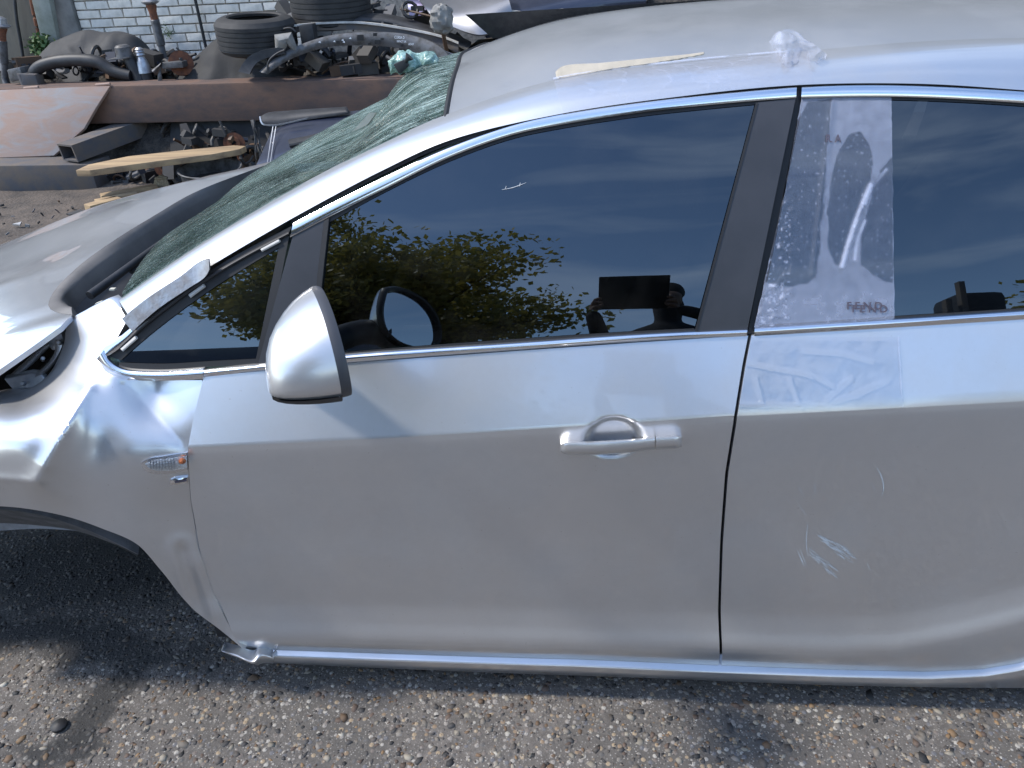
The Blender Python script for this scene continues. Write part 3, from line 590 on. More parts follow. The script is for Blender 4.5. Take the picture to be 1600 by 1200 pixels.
# quarter light in front of the door
QT = [(186, 562), (240, 515), (330, 448), (442, 380)]; QB = [(192, 574), (260, 575), (330, 571), (404, 567)]
patch('quarter_window', QT, QB, 40, 24, M['glass'], car, off=-.006)
patch('quarter_window_seal', [(168, 556), (230, 497), (325, 425), (456, 353)], [(189, 563), (242, 517), (332, 451), (444, 382)], 40, 5, M['rubber'], car, off=-.003)
patch('quarter_window_rib', [(186, 540), (240, 492), (335, 425), (450, 362)], [(190, 545), (244, 497), (339, 430), (452, 367)], 40, 5, M['black_plastic'], car, off=-.002, bulge=.006)
patch('quarter_window_seal', [(186, 566), (260, 568), (330, 564), (406, 560)], [(186, 576), (260, 578), (330, 573), (406, 569)], 40, 3, M['rubber'], car, off=-.003)
quadpatch('quarter_window_seal', [(437, 380), (452, 368), (412, 570), (398, 570)], 4, 20, M['rubber'], car, off=-.002)
patch('quarter_window_trim', [(163, 546), (172, 562), (190, 574), (235, 579), (318, 575)], [(151, 561), (166, 580), (196, 592), (240, 595), (317, 592)], 50, 8, M['chrome'], car, off=.002, bulge=.009, skirt=(0, .02, 0))
patch('quarter_window_trim', [(151, 561), (160, 545), (185, 528), (200, 516)], [(168, 556), (180, 549), (200, 532), (215, 516)], 24, 7, M['chrome'], car, off=.003, bulge=.003, skirt=(0, .02, 0))
for a, b in (((296, 463), (318, 447)), ((408, 391), (436, 376)), ((190, 547), (212, 528))):
    d = np.array(b, float)-a; n_ = np.array([-d[1], d[0]])/np.hypot(*d)*3.2
    patch('trim_clip', [a-n_, b-n_], [a+n_, b+n_], 5, 4, M['white_stuff'], car, off=.002, bulge=.003, skirt=(0, .006, 0))
# scuffed strip hanging off the pillar
patch('torn_pillar_trim', [(190, 498), (230, 466), (280, 433), (312, 409), (326, 405)], [(207, 518), (245, 484), (295, 450), (320, 433), (327, 421)], 30, 7, M['scuffed'], car,
      yoff=lambda x, y: .012+.012*max(0, (x-300)/27)**2, skirt=(0, .006, 0))

# side frame: A-pillar running into the roof rail
AU = [(186, 470, .20), (260, 419, .21), (330, 374, .222), (455, 302, .248), (600, 228, .276), (697, 186, .305), (870, 131, .338), (1060, 105, .350), (1245, 88, .352), (1440, 72, .352), (1600, 66, .352), (1800, 66, .352)]
AL = [(203, 495), (262, 456), (325, 417), (455, 343), (600, 262), (697, 218), (870, 176), (1060, 148), (1245, 130), (1440, 128), (1600, 138), (1800, 154)]
AL = [(a, b+(3 if a > 500 else -1 if a > 440 else 1)) for a, b in AL]
nA = 150
u_ = spl(AU, nA); l_ = spl(AL, nA)
U3 = np.array([P(*q) for q in u_]); L3 = np.array([PS(q[0], q[1], .003) for q in l_])
m1, m2 = [], []
for k in range(nA):
    q = u_[k, :2]*.38+l_[k]*.62; yl = L3[k][1]; yu = U3[k][1]; m1.append(P(q[0], q[1], yl+(yu-yl)*.22))
    q = u_[k, :2]*.75+l_[k]*.25; m2.append(P(q[0], q[1], yl+(yu-yl)*.60))
frame = loft3('side_frame', [L3, m1, m2, U3], 18, M['paint'], car, skirt=(0, .03, .004))
gk = [(455, 356)]+[(a, b+5) for a, b in AL[4:]]
patch('roof_gasket', [(a, b-3) for a, b in AL[3:]], [(a, b+7) for a, b in AL[3:]], 110, 3, M['rubber'], car, off=-.006)
# roof
cr_ = [(724, 84, .9), (800, 54, .9), (870, 34, .9), (1000, 13, .9), (1200, -3, .9), (1440, -15, .9), (1700, -18, .9)]
nr_ = [(699, 189, .311), (790, 158, .328), (870, 133, .343), (1060, 107, .355), (1245, 90, .357), (1440, 74, .357), (1800, 68, .357)]
N3 = np.array([P(*q) for q in spl(nr_, 110)]); C3 = np.array([P(*q) for q in spl(cr_, 110)])
back_x = 1.75
def ext(a, dz): # carry the roof on to the tail
    e = [a[-1]+(np.array([back_x, a[-1][1], a[-1][2]-dz])-a[-1])*t for t in np.linspace(.1, 1, 14)]; return np.concatenate([a, e])
N3, C3 = ext(N3, .12), ext(C3, .10)
q1 = N3*.62+C3*.38; q1[:, 2] += .016; q2 = N3*.25+C3*.75; q2[:, 2] += .008
far = N3.copy(); far[:, 1] = 1.8-N3[:, 1]; f1 = q1.copy(); f1[:, 1] = 1.8-q1[:, 1]; f2 = q2.copy(); f2[:, 1] = 1.8-q2[:, 1]
RG = np.stack([N3, q1, q2, C3, f2, f1, far]); RS = np.stack([spl(RG[:, j], 40, t=np.linspace(0, 1, 40)) for j in range(RG.shape[1])], 1)
roof = grid('roof', RS, M['paint'], car, skirt=(0, 0, -.012))
loft3('roof_headlining', np.stack([q+np.array([0, 0, -.03]) for q in (N3, q2, C3, f2, far)]), 12, M['cabin'], car)
patch_pts = [(a, b, c) for a, b, c in nr_]
dl = np.array([P(a, b, c) for a, b, c in spl(nr_, 90)]); du = np.array([P(a, b+2.6, c-.004) for a, b, c in spl(nr_, 90)])
loft3('roof_ditch_strip', [dl, du], 3, M['rubber'], car)
# seal at the front edge of the roof
fe = np.array([RS[i, 0] for i in range(40)]); fe2 = fe+np.array([-.012, 0, -.004]); fe3 = fe+np.array([-.005, 0, .004])
loft3('windscreen_seal', [fe+np.array([.002, 0, -.001]), fe3, fe2], 6, M['rubber'], car)

# windscreen, crushed
WN = [(188, 462, .205), (260, 415, .216), (330, 370, .228), (455, 299, .254), (600, 225, .283), (694, 187, .313)]
WC = [(330, 322, .93), (400, 281, .93), (462, 246, .93), (530, 211, .93), (598, 177, .93), (616, 140, .93), (648, 104, .92), (722, 86, .9)]
nW = 90
wn = np.array([P(*q) for q in spl(WN, nW)]); wc = np.array([P(*q) for q in spl(WC, nW)])
wq = []
for k in range(nW):
    a = wn[k]*.5+wc[k]*.5; t = k/(nW-1); a = a+np.array([-.03*(1-t), 0, .012-.02*math.exp(-((t-.75)/.2)**2)]); wq.append(a)
wq = np.array(wq); wf = wn.copy(); wf[:, 1] = 1.8-wn[:, 1]
wfq = wq.copy(); wfq[:, 1] = 1.8-wq[:, 1]
WG = np.stack([wn, wq, wc, wfq, wf]); WS_ = np.stack([spl(WG[:, j], 70, t=np.linspace(0, 1, 70)) for j in range(nW)], 1)
WS_[0, :, 2] -= .006; WS_[0, :, 1] += .004
for i in range(70):
    e = min(i/8., 1.)
    for j in range(nW):
        p = WS_[i, j]; w = e*min(j/6., 1, (nW-1-j)/6.)
        WS_[i, j, 2] += w*(.005*fbm((p[0]*1.2, p[1], p[2]), 4, 3)+.0012*fbm(p, 22, 2))
wind = grid('windscreen', WS_, M['crazed'], car, back=(.002, 0, -.005), angle=70)
# the bunched-up torn edge with the inner mirror's foot
bn = [[(606, 96, .86), (616, 84, .87), (636, 78, .88), (652, 83, .88), (668, 79, .88), (682, 88, .88), (690, 100, .88)],
      [(607, 104, .84), (622, 94, .83), (640, 90, .82), (655, 96, .84), (670, 92, .83), (684, 100, .84), (694, 106, .85)],
      [(612, 116, .86), (630, 112, .85), (648, 112, .84), (662, 110, .85), (676, 110, .85), (690, 110, .86), (702, 112, .86)]]
C3b = np.array([[P(*q) for q in spl(c, 60)] for c in bn]); Gb = np.stack([spl(C3b[:, j], 26, t=np.linspace(0, 1, 26)) for j in range(60)], 1)
for i in range(26):
    for j in range(60):
        p = Gb[i, j]; Gb[i, j] = p+np.array([.006*fbm(p, 30, 3), .012*fbm(p+5, 26, 3), .010*fbm(p+9, 34, 3)])
grid('crumpled_glass_fold', Gb, M['crazed_pale'], wind, back=(0, .005, -.003), angle=80)
mm = prism('mirror_foot', [P(614, 101, .78), P(632, 93, .78), P(638, 103, .78), P(626, 116, .78), P(622, 114, .78)], (0, .02, .0), M['black_plastic'], wind, bev=.003)
tube('mirror_stalk', [P(632, 100, .79), P(636, 93, .78), P(640, 88, .78)], [.006, .005, .012], M['black_plastic'], wind, n=10)
# pale interior strip lying under the glass
pr_ = prism('sun_visor_strip', [P(540, 214, .86), P(556, 200, .86), P(577, 176, .86), P(588, 176, .86), P(572, 198, .86), P(556, 212, .86)], (0, .004, -.004), M['cream'], wind)

# bonnet: rear edge lifted, buckled
RE = [(113, 492, .19), (92, 489, .235), (76, 480, .285), (80, 463, .36), (120, 419, .55), (180, 375, .75), (240, 338, .95), (300, 303, 1.15), (380, 271, 1.35), (452, 246, 1.56)]
re3 = np.array([P(*q) for q in spl(RE, 70)])
def bon_row(p, k):
    Y = p[1]; t = k/69.
    if Y < .34: zf, zm = .60, .83
    else: zf, zm = .62, .80
    s = min(max((Y-.12)/.45, 0), 1); s2 = min(max((1.7-Y)/.4, 0), 1)
    far = P(0, 383, 1.56) if t > .98 else None
    end = np.array([-2.75, Y, .50+.13*s*s2]); a = np.array([-1.75, Y, .80+.11*s*s2-.02*math.exp(-((Y-.7)/.25)**2)]); b = np.array([-2.2, Y, .66+.12*s*s2])
    return [p, p*.6+a*.4+np.array([0, 0, .012]), a, b, end]
BG = np.stack([spl(bon_row(p, k), 60, t=np.linspace(0, 1, 60)) for k, p in enumerate(re3)])
for i in range(70):
    for j in range(60):
        p = BG[i, j]; w = min(j/10., 1); BG[i, j, 2] += w*.022*mnoise.noise(Vector((p[0]*2.1, p[1]*2.6, 1.7)))
# side edge folded down
ne = np.array([P(*q) for q in spl([(117, 494, .165), (60, 535, .115), (0, 577, .085), (-120, 660, .05)], 60)])
ns = BG[0].copy()
tt = np.linspace(0, 1, 60); ne2 = np.array([np.array([np.interp(BG[0, j, 0], ne[::-1, 0], ne[::-1, 1]), 0, 0]) for j in range(60)])
side = np.zeros((8, 60, 3))
for j in range(60):
    top = BG[0, j]; x = top[0]; yb = np.interp(x, ne[::-1, 0], ne[::-1, 1]); zb = np.interp(x, ne[::-1, 0], ne[::-1, 2])
    if x < ne[-1, 0]: yb, zb = ne[-1, 1], top[2]-(BG[0, 30, 2]-ne[-1, 2])*.5
    for i, t in enumerate(np.linspace(0, 1, 8)):
        side[i, j] = (x, top[1]+(yb-top[1])*t**.8, top[2]+(zb-top[2])*t**1.3)
bonnet = grid('bonnet', np.concatenate([side[::-1][:-1], BG]), M['paint'], car, back=(0, .003, -.012), angle=70)
# turned-up lip along the rear edge
lip = []
LI = [(113, 480, .27), (104, 476, .32), (101, 468, .37), (110, 455, .42), (150, 418, .58), (205, 381, .78), (262, 346, .98), (322, 312, 1.18), (392, 277, 1.38), (455, 248, 1.58)]
li3 = np.array([P(*q) for q in spl(LI, 70)]); li3[:, 2] -= 0
loft3('bonnet_rear_lip', [re3+np.array([0, 0, .001]), (re3+li3)/2+np.array([0, 0, .006]), li3], 7, mat('lip_reflection_tone', (.20, .185, .17), .6, .4, (.15, .14, .13), nscale=8), bonnet, skirt=(.01, .01, -.05))  # brown-grey reflection on the lip is put into its colour
# cowl with wiper
cw0 = li3+np.array([.004, .0, -.035]); cw1 = np.array([P(*q) for q in spl([(176, 466, .215), (200, 446, .30), (250, 402, .5), (330, 340, .8), (400, 292, 1.0), (480, 262, 1.58)], 70)])+np.array([.02, 0, -.06])
cowl = loft3('cowl_panel', [cw0, (cw0+cw1)/2+np.array([0, 0, -.05]), cw1], 10, M['black_plastic'], car)
tube('wiper_arm', [P(140, 462, .36), P(200, 418, .5), P(262, 372, .72), P(330, 325, .98)], [.011, .009, .007, .005], M['black_plastic'], cowl, smoothn=24, n=8)
tube('wiper_blade', [P(205, 425, .5), P(262, 381, .7), P(330, 333, .95), P(385, 294, 1.15)], .006, M['rubber'], cowl, smoothn=24, n=6)
obox('leaf_scrap', P(170, 452, .33), P(178, 452, .33), .004, .01, M['cream'], cowl, bev=0)
obox('leaf_scrap', P(148, 475, .3), P(158, 471, .3), .004, .008, M['cream'], cowl, bev=0)

# crumpled front wing
def tps_fit(c):
    c = np.asarray(c, float); n = len(c); x = c[:, :2]/100.; d = np.linalg.norm(x[:, None]-x[None], axis=2); K = np.where(d > 0, d*d*np.log(d+1e-12), 0)+np.eye(n)*.02
    Pm = np.concatenate([np.ones((n, 1)), x], 1); A = np.zeros((n+3, n+3)); A[:n, :n] = K; A[:n, n:] = Pm; A[n:, :n] = Pm.T
    w = np.linalg.solve(A, np.concatenate([c[:, 2], np.zeros(3)]))
    def f(px, py):
        q = np.array([px, py])/100.; r = np.linalg.norm(x-q, axis=1); return float((w[:n]*np.where(r > 0, r*r*np.log(r+1e-12), 0)).sum()+w[n]+w[n+1]*q[0]+w[n+2]*q[1])
    return f
FC = [(-300, 700, .16), (-120, 650, .13), (0, 612, .125), (30, 615, .12), (75, 585, .13), (100, 535, .165), (107, 503, .19), (172, 465, .205), (200, 500, .155), (153, 560, .105), (185, 593, .066), (318, 594, .077), (303, 650, .047), (294, 715, .011),
      (298, 780, .020), (312, 860, .022), (335, 930, .020), (372, 1003, -.002), (345, 985, .01), (300, 950, .012), (260, 900, .0), (215, 850, -.02), (160, 825, -.03), (100, 805, -.035), (0, 790, -.045), (-120, 795, -.05), (-300, 850, -.04),
      (57, 755, -.060), (0, 738, -.055), (0, 670, -.022), (112, 640, .016), (60, 650, -.004), (150, 700, -.014), (200, 705, -.012), (245, 612, .084), (225, 655, .034), (262, 700, .006), (200, 775, -.020), (262, 800, .006), (-120, 720, -.05),
      (300, 880, .008), (330, 960, .008)]
ftps = tps_fit(FC)
def seg_d(px, py, a, b):
    a = np.array(a, float); b = np.array(b, float); q = np.array([px, py]); e = b-a; t = min(max((q-a)@e/(e@e), 0), 1); return np.linalg.norm(q-a-e*t), t
def fY(px, py):
    y = ftps(px, py)
    d, t = seg_d(px, py, (150, 585), (57, 752)); y -= .020*math.exp(-math.sqrt(d*d+9)/15)*min(1, 3*(1-abs(2*t-1))+.2)
    d, t = seg_d(px, py, (0, 748), (57, 752)); y -= .012*math.exp(-math.sqrt(d*d+9)/13)
    d, t = seg_d(px, py, (57, 752), (140, 800)); y -= .006*math.exp(-(d/16)**2)*(1-t)
    d, t = seg_d(px, py, (60, 625), (75, 735)); y += .007*math.exp(-(d/22)**2)*math.sin(math.pi*min(max(t,.05),.95))
    d, t = seg_d(px, py, (195, 600), (285, 690)); y += .006*math.exp(-math.sqrt(d*d+6)/12)
    d, t = seg_d(px, py, (285, 860), (325, 985)); y += .006*math.exp(-(d/10)**2)-.004*math.exp(-((d-16)/9)**2)
    return y
top = spl([(-300, 700), (-120, 652), (0, 614), (30, 614), (75, 586), (99, 540), (107, 503), (135, 484), (172, 465)], 150)
bot = spl([(-300, 850), (-120, 800), (0, 791), (100, 806), (160, 826), (215, 851), (260, 900), (300, 950), (345, 985), (381, 1015)], 150)
lef = spl([(-300, 700), (-300, 850)], 110)
def poly_t(pts, ts):
    p = np.asarray(pts, float); s = np.concatenate([[0], np.cumsum(np.linalg.norm(np.diff(p, axis=0), axis=1))]); s /= s[-1]
    return np.stack([np.interp(ts, s, p[:, k]) for k in range(2)], 1)
rig = poly_t([(172, 465), (186, 478), (199, 499), (182, 530), (152, 559), (166, 582), (196, 594), (318, 594), (303, 650), (293.5, 715), (297.5, 780), (311, 860), (334, 930), (371, 1003), (381, 1015)], np.linspace(0, 1, 110))
FG = np.zeros((110, 150, 3))
for i, v in enumerate(np.linspace(0, 1, 110)):
    for j, u in enumerate(np.linspace(0, 1, 150)):
        q = (1-v)*top[j]+v*bot[j]+(1-u)*lef[i]+u*rig[i]-((1-u)*(1-v)*top[0]+u*(1-v)*top[-1]+(1-u)*v*bot[0]+u*v*bot[-1])
        FG[i, j] = P(q[0], q[1], fY(q[0], q[1]))
wing = grid('front_wing', FG, M['paint'], car, skirt=(.004, .025, -.004), angle=60)
# side repeater lamp and emblem
def fpatch(name, top_, bot_, nu, nv, m_, parent, out=.004, bulge=0, **k):
    a = spl(top_, nu); b = spl(bot_, nu); G = np.zeros((nv, nu, 3))
    for i, t in enumerate(np.linspace(0, 1, nv)):
        for j in range(nu):
            q = a[j]+(b[j]-a[j])*t; G[i, j] = P(q[0], q[1], fY(q[0], q[1])-out-bulge*math.sin(math.pi*t)*math.sin(math.pi*min(max(j/(nu-1), .02), .98)))
    return grid(name, G, m_, parent, **k)
lt = [(220, 724), (232, 717), (255, 713), (293, 707)]; lb = [(220, 725), (228, 736), (250, 741), (293, 735)]
rep = fpatch('side_repeater', lt, lb, 20, 10, M['chrome'], wing, .003, .001, skirt=(0, .008, 0))
fpatch('reflector', [(227, 724), (240, 719), (262, 716), (292, 712)], [(227, 726), (236, 733), (255, 736), (292, 731)], 24, 8, mat('ribbed_reflector', (.80, .81, .83), .25, .35, (.62, .61, .60), nscale=260, lo=.4, hi=.6, bump=.8, bscale=260), rep, .009, .002)
bp_ = P(283, 721, fY(283, 721)-.014); lathe('bulb', [(0, -.003), (.0045, -.002), (.0065, .003), (.0065, .008)], bp_, (0, .9, -.4), M['amber'], rep, n=14)
for k_ in range(9):
    a_ = 234+k_*4.6; fpatch('lens_rib', [(a_, 719.5-.10*(a_-234)), (a_+1.3, 719.3-.10*(a_-234))], [(a_+1, 733), (a_+2.3, 733)], 3, 4, M['zinc'], rep, .0125)
fpatch('lens', lt, lb, 16, 8, M['lens'], rep, .016, .004)
fpatch('emblem', [(266, 752), (272, 749), (293, 746)], [(266, 758), (274, 757), (293, 754)], 10, 6, M['chrome'], wing, .004, .003, skirt=(0, .004, 0))
fpatch('emblem_mark', [(272, 752), (292, 749)], [(274, 755), (292, 752)], 8, 3, M['ink'], wing, .0085)
# arch edge and liner
loft('wheel_arch_liner', [[(-200, 800, .0), (0, 796, -.01), (60, 804, .0), (120, 822, .02), (160, 838, .03), (216, 866, .03)], [(-200, 815, .10), (0, 818, .12), (60, 822, .12), (120, 830, .11), (160, 843, .09), (212, 866, .06)]], 50, 8, M['liner'], car, back=(0, .02, .02))
loft('liner_edge', [[(-200, 815, .10), (0, 818, .115), (60, 819, .115), (134, 826, .105)], [(-200, 833, .095), (0, 829, .11), (60, 826, .11), (134, 831, .10)]], 30, 4, mat('pale_liner_edge', (.24, .24, .25), .7, 0, (.14, .14, .15), nscale=18), car, back=(0, .006, .01))
tube('arch_rubber', [P(138, 829, .09), P(165, 838, .08), P(195, 854, .06), P(215, 867, .05)], [.004, .007, .007, .003], M['rubber'], car, smoothn=20, n=8)
# bonnet hinge
hin = prism('bonnet_hinge', [P(6, 592, .15), P(48, 583, .16), P(62, 584, .16), P(70, 592, .155), P(58, 603, .15), P(30, 614, .145), P(20, 609, .145)], (0, .012, .004), M['zinc'], car, bev=.002)
tube('hinge_arm', [P(14, 594, .165), P(46, 566, .18), P(68, 545, .19), P(78, 537, .195)], [.011, .012, .0125, .009], M['zinc'], hin, smoothn=16, n=10, squash=.6)
tube('hinge_arm', [P(56, 588, .165), P(76, 572, .17), P(90, 552, .18), P(93, 532, .19)], [.009, .010, .010, .012], M['zinc'], hin, smoothn=20, n=10, squash=.6)
prism('hinge_bracket', [P(70, 536, .20), P(96, 520, .205), P(99, 532, .2), P(96, 546, .195), P(82, 548, .195)], (0, .014, 0), M['zinc'], hin, bev=.003)
lathe('bolt', [(0, -.006), (.004, -.006), (.0055, -.003), (.0055, .003)], P(37, 599, .142), (-.1, .85, -.5), M['zinc'], hin, n=8)
lathe('bolt', [(0, -.006), (.004, -.006), (.006, -.003), (.006, .003)], P(93, 535, .178), (-.1, .85, -.5), M['zinc'], hin, n=10)
lathe('bolt', [(0, -.01), (.004, -.01), (.005, 0), (.005, .01)], P(67, 561, .175), (-.6, .6, -.5), M['zinc'], hin, n=8)
# black block added under the bonnet to keep light off the ground below
box8('bay_light_block', [(-2.6, .35, .42), (-1.13, .25, .42), (-1.13, 1.55, .42), (-2.6, 1.5, .42), (-2.55, .35, .50), (-1.12, .30, .80), (-1.12, 1.5, .80), (-2.55, 1.5, .50)], M['dark'], car)
grid('bulkhead', [[P(*q) + np.array([0.02, 0, dz]) for q in ((108, 508, .22), (140, 500, .23), (175, 480, .24))] for dz in (.0, -.16)], M['dark'], car)
grid('pillar_inner_panel', [[P(90, 545, .24), P(140, 520, .24), P(200, 510, .22)], [P(0, 640, .25), P(100, 640, .22), P(200, 600, .16)]], M['dark'], car)

# floor pan, tail and far side of the shell
box8('floor_pan', [(-1.0, .06, .16), (2.2, .08, .16), (2.2, 1.72, .16), (-1.0, 1.74, .16), (-1.0, .06, .2), (2.2, .08, .2), (2.2, 1.72, .2), (-1.0, 1.74, .2)], M['dark'], car)
def farside(z0, z1, x0, x1, m_, name, n=12):
    G = np.array([[(x, 1.8-S(min(x, 1.0), z), z) for x in np.linspace(x0, x1, 30)] for z in np.linspace(z0, z1, n)]); return grid(name, G, m_, car)
farside(.2, .96, -1.0, 2.2, M['cabin'], 'far_door_lining'); 
G = np.array([[(x, 1.8-S(min(x, 1.0), z)+.02, z) for x in np.linspace(-1.0, 2.2, 30)] for z in np.linspace(.15, .97, 12)]); grid('far_body_side', G, M['paint'], car, away=True)
def far_quad(name, pts, m_): # (x,z) corners on the far side
    G = np.array([[(x, 1.8-S(min(x, 1.0), z), z) for x, z in ((pts[0][0]+(pts[1][0]-pts[0][0])*u+(pts[3][0]-pts[0][0])*v*(1-u)+(pts[2][0]-pts[1][0])*v*u, pts[0][1]+(pts[1][1]-pts[0][1])*u+(pts[3][1]-pts[0][1])*v*(1-u)+(pts[2][1]-pts[1][1])*v*u) for u in np.linspace(0, 1, 8))] for v in np.linspace(0, 1, 10)]); return grid(name, G, m_, car)
far_quad('far_pillar', [(.12, 1.45), (.30, 1.45), (.24, .95), (.05, .95)], M['cabin'])
far_quad('far_pillar', [(1.1, 1.45), (1.9, 1.40), (2.1, .95), (1.15, .95)], M['cabin'])
far_quad('far_pillar', [(-.40, 1.36), (-.25, 1.40), (-.98, .95), (-1.2, .95)], M['cabin'])
far_quad('far_roof_rail', [(-.45, 1.46), (1.2, 1.48), (1.2, 1.38), (-.35, 1.36)], M['cabin'])
far_quad('far_window', [(-.42, 1.38), (1.1, 1.40), (1.1, .95), (-1.0, .95)], M['glass_dark'])
grid('tailgate', [[(2.2+.06*math.sin(v*3), y, .2+v*.75) for y in np.linspace(.15, 1.65, 8)] for v in np.linspace(0, 1, 8)], M['paint'], car, away=True, back=(-.02, 0, 0))
grid('rear_screen', [[(2.2-v*.45, y, .95+v*.36) for y in np.linspace(.2+.2*v, 1.6-.2*v, 8)] for v in np.linspace(0, 1, 6)], M['glass_dark'], car, away=True)
# cabin
def seat(x, y):
    s = box8('seat', [(x-.25, y-.24, .32), (x+.25, y-.24, .28), (x+.25, y+.24, .28), (x-.25, y+.24, .32), (x-.26, y-.24, .48), (x+.25, y-.24, .42), (x+.25, y+.24, .42), (x-.26, y+.24, .48)], M['cabin'], car, bev=.05)
    box8('seat_back', [(x+.12, y-.22, .42), (x+.30, y-.22, .42), (x+.30, y+.22, .42), (x+.12, y+.22, .42), (x+.36, y-.19, .98), (x+.46, y-.19, .98), (x+.46, y+.19, .98), (x+.36, y+.19, .98)], M['cabin'], s, bev=.05)
    box8('headrest', [(x+.38, y-.13, 1.02), (x+.48, y-.13, 1.02), (x+.48, y+.13, 1.02), (x+.38, y+.13, 1.02), (x+.40, y-.11, 1.18), (x+.49, y-.11, 1.18), (x+.49, y+.11, 1.18), (x+.40, y+.11, 1.18)], M['cabin'], s, bev=.035)
    return s
seat(-.15, .50); seat(-.15, 1.30)
box8('rear_seat', [(.75, .25, .3), (1.25, .25, .3), (1.25, 1.55, .3), (.75, 1.55, .3), (1.1, .25, .98), (1.35, .25, .98), (1.35, 1.55, .98), (1.1, 1.55, .98)], M['cabin'], car, bev=.05)
box8('dashboard', [(-1.05, .2, .5), (-.66, .2, .55), (-.66, 1.6, .55), (-1.05, 1.6, .5), (-1.05, .22, .90), (-.70, .22, .86), (-.70, 1.58, .86), (-1.05, 1.58, .90)], M['cabin'], car, bev=.04)
th = np.linspace(0, 2*math.pi, 33); tube('steering_wheel', [(-.56+.07*math.sin(a), .5+.18*math.cos(a), .84+.165*math.sin(a)) for a in th], .016, M['black_plastic'], car, n=8)

# door mirror
mir = thing_mirror = None
def mirror():
    root = bpy.data.objects.new('door_mirror', None); col.objects.link(root); root.parent = car; root.matrix_parent_inverse = Matrix.Translation(-PLOC[car.name])
    O = P(514, 527, -.135); ya = math.radians(-27)
    ey = np.array([-math.sin(ya), -math.cos(ya), 0.]); ex = np.array([-math.cos(ya), math.sin(ya), 0.]); ez = np.array([0, 0, 1.])
    # outline of the rim: (outward y, up z)
    rim = [(-.092, .052), (-.06, .068), (-.01, .074), (.045, .064), (.088, .036), (.110, -.004), (.112, -.04), (.090, -.066), (.03, -.075), (-.035, -.072), (-.078, -.05), (-.096, -.01), (-.092, .052)]
    n = 48; rc = spl(rim, n+1)[:-1]
    def ring(sc, dx, cy, cz): return [O+ey*(cy+(a-cy)*sc)+ez*(cz+(b-cz)*sc)+ex*dx for a, b in rc]
    prof = [(1, .0), (1.0, .008), (.955, .024), (.885, .042), (.79, .060), (.675, .077), (.54, .092), (.39, .103), (.23, .110), (.09, .113), (.02, .1135)]
    def skin(name, rings, m_, sel, parent, cap=None):
        V = []; F = []
        for r in rings: V += r
        for i in range(len(rings)-1):
            for k in range(n):
                if sel(k): F.append((i*n+k, i*n+(k+1) % n, (i+1)*n+(k+1) % n, (i+1)*n+k))
        if cap is not None: F.append(tuple(cap*n+k for k in range(n)))
        import bmesh
        o = mesh(name, V, F, m_, parent, angle=45)
        bm = bmesh.new(); bm.from_mesh(o.data); bmesh.ops.delete(bm, geom=[v for v in bm.verts if not v.link_faces], context='VERTS'); bmesh.ops.recalc_face_normals(bm, faces=bm.faces[:]); bm.to_mesh(o.data); bm.free(); return o
    low = lambda k: rc[k][1] < -.052
    rings = [ring(s, d, .045, -.050) for s, d in prof]
    skin('cap', rings[1:], M['paint'], lambda k: not low(k), root)
    skin('lower_shell', [[p+np.array([0, 0, -.007]) for p in r] for r in rings[1:9]], M['black_plastic'], lambda k: rc[k][1] < -.046, root)
    rr = [ring(1.0, .009, .045, -.050), ring(1.008, .005, .045, -.050), ring(1.008, -.002, .045, -.050), ring(.985, -.008, .045, -.050), ring(.93, -.006, .045, -.050), ring(.90, .014, .045, -.050)]
    skin('rim', rr, mat('mirror_rim', (.055, .055, .06), .45, .0), lambda k: True, root, cap=5)
    skin('mirror_glass', [ring(.905, .006, .045, -.050), ring(.905, .008, .045, -.050)], M['mirror_glass'], lambda k: True, root, cap=0)
    tube('mirror_arm', [O+ey*-.04+ez*-.05+ex*.035, O+ey*-.10+ez*-.058+ex*.045, PS(452, 580)+np.array([0, .02, 0])], [.032, .030, .042], M['black_plastic'], root, smoothn=10, n=14)
mirror()
# ------------------------------------------------------------------ films and tapes stuck on the car
def film_grid(left, right, nu, nv, y0, y1, haze, wrinkle, name, label, off=.0035):
    """left/right: pixel curves x(y); haze(X,Y) array; wrinkle(px,py) outward offset"""
    ys = np.linspace(y0, y1, nv); X = np.zeros((nv, nu)); Yp = np.zeros((nv, nu)); G = np.zeros((nv, nu, 3))
    for i, y in enumerate(ys):
        a, b = left(y), right(y)
        for j in range(nu):
            px = a+(b-a)*j/(nu-1)+1.2*fbm((i*.08, 0, 1), 1)*(j in (0, nu-1)); X[i, j] = px; Yp[i, j] = y; G[i, j] = PS(px, y, off+wrinkle(px, y))
    h = haze(X, Yp)
    o = grid(name, G, M['film'], None, back=(0, .0003, 0), attr=('haze', h.ravel()), angle=80); return tag(o, label, 'packing film')
def nz2(X, Y, sc, seed=0., oc=3): return np.array([[mnoise.fractal(Vector((x*sc, y*sc, seed)), 1., 2., oc) for x, y in zip(r, q)] for r, q in zip(X, Y)])
bA = [(1262, 160), (1300, 154), (1299, 175), (1291, 260), (1285, 330), (1276, 430), (1262, 442), (1232, 447), (1196, 440), (1205, 385), (1226, 280), (1240, 200)]
bB = [(1325, 209), (1344, 205), (1361, 233), (1362, 270), (1355, 310), (1338, 352), (1322, 400), (1312, 417), (1302, 412), (1293, 375), (1295, 310), (1306, 245)]
bC = [(1396, 243), (1376, 262), (1364, 292), (1352, 345), (1343, 385), (1345, 415), (1360, 428), (1396, 445)]
def sst(a, b, x): t = np.clip((x-a)/(b-a), 0, 1); return t*t*(3-2*t)
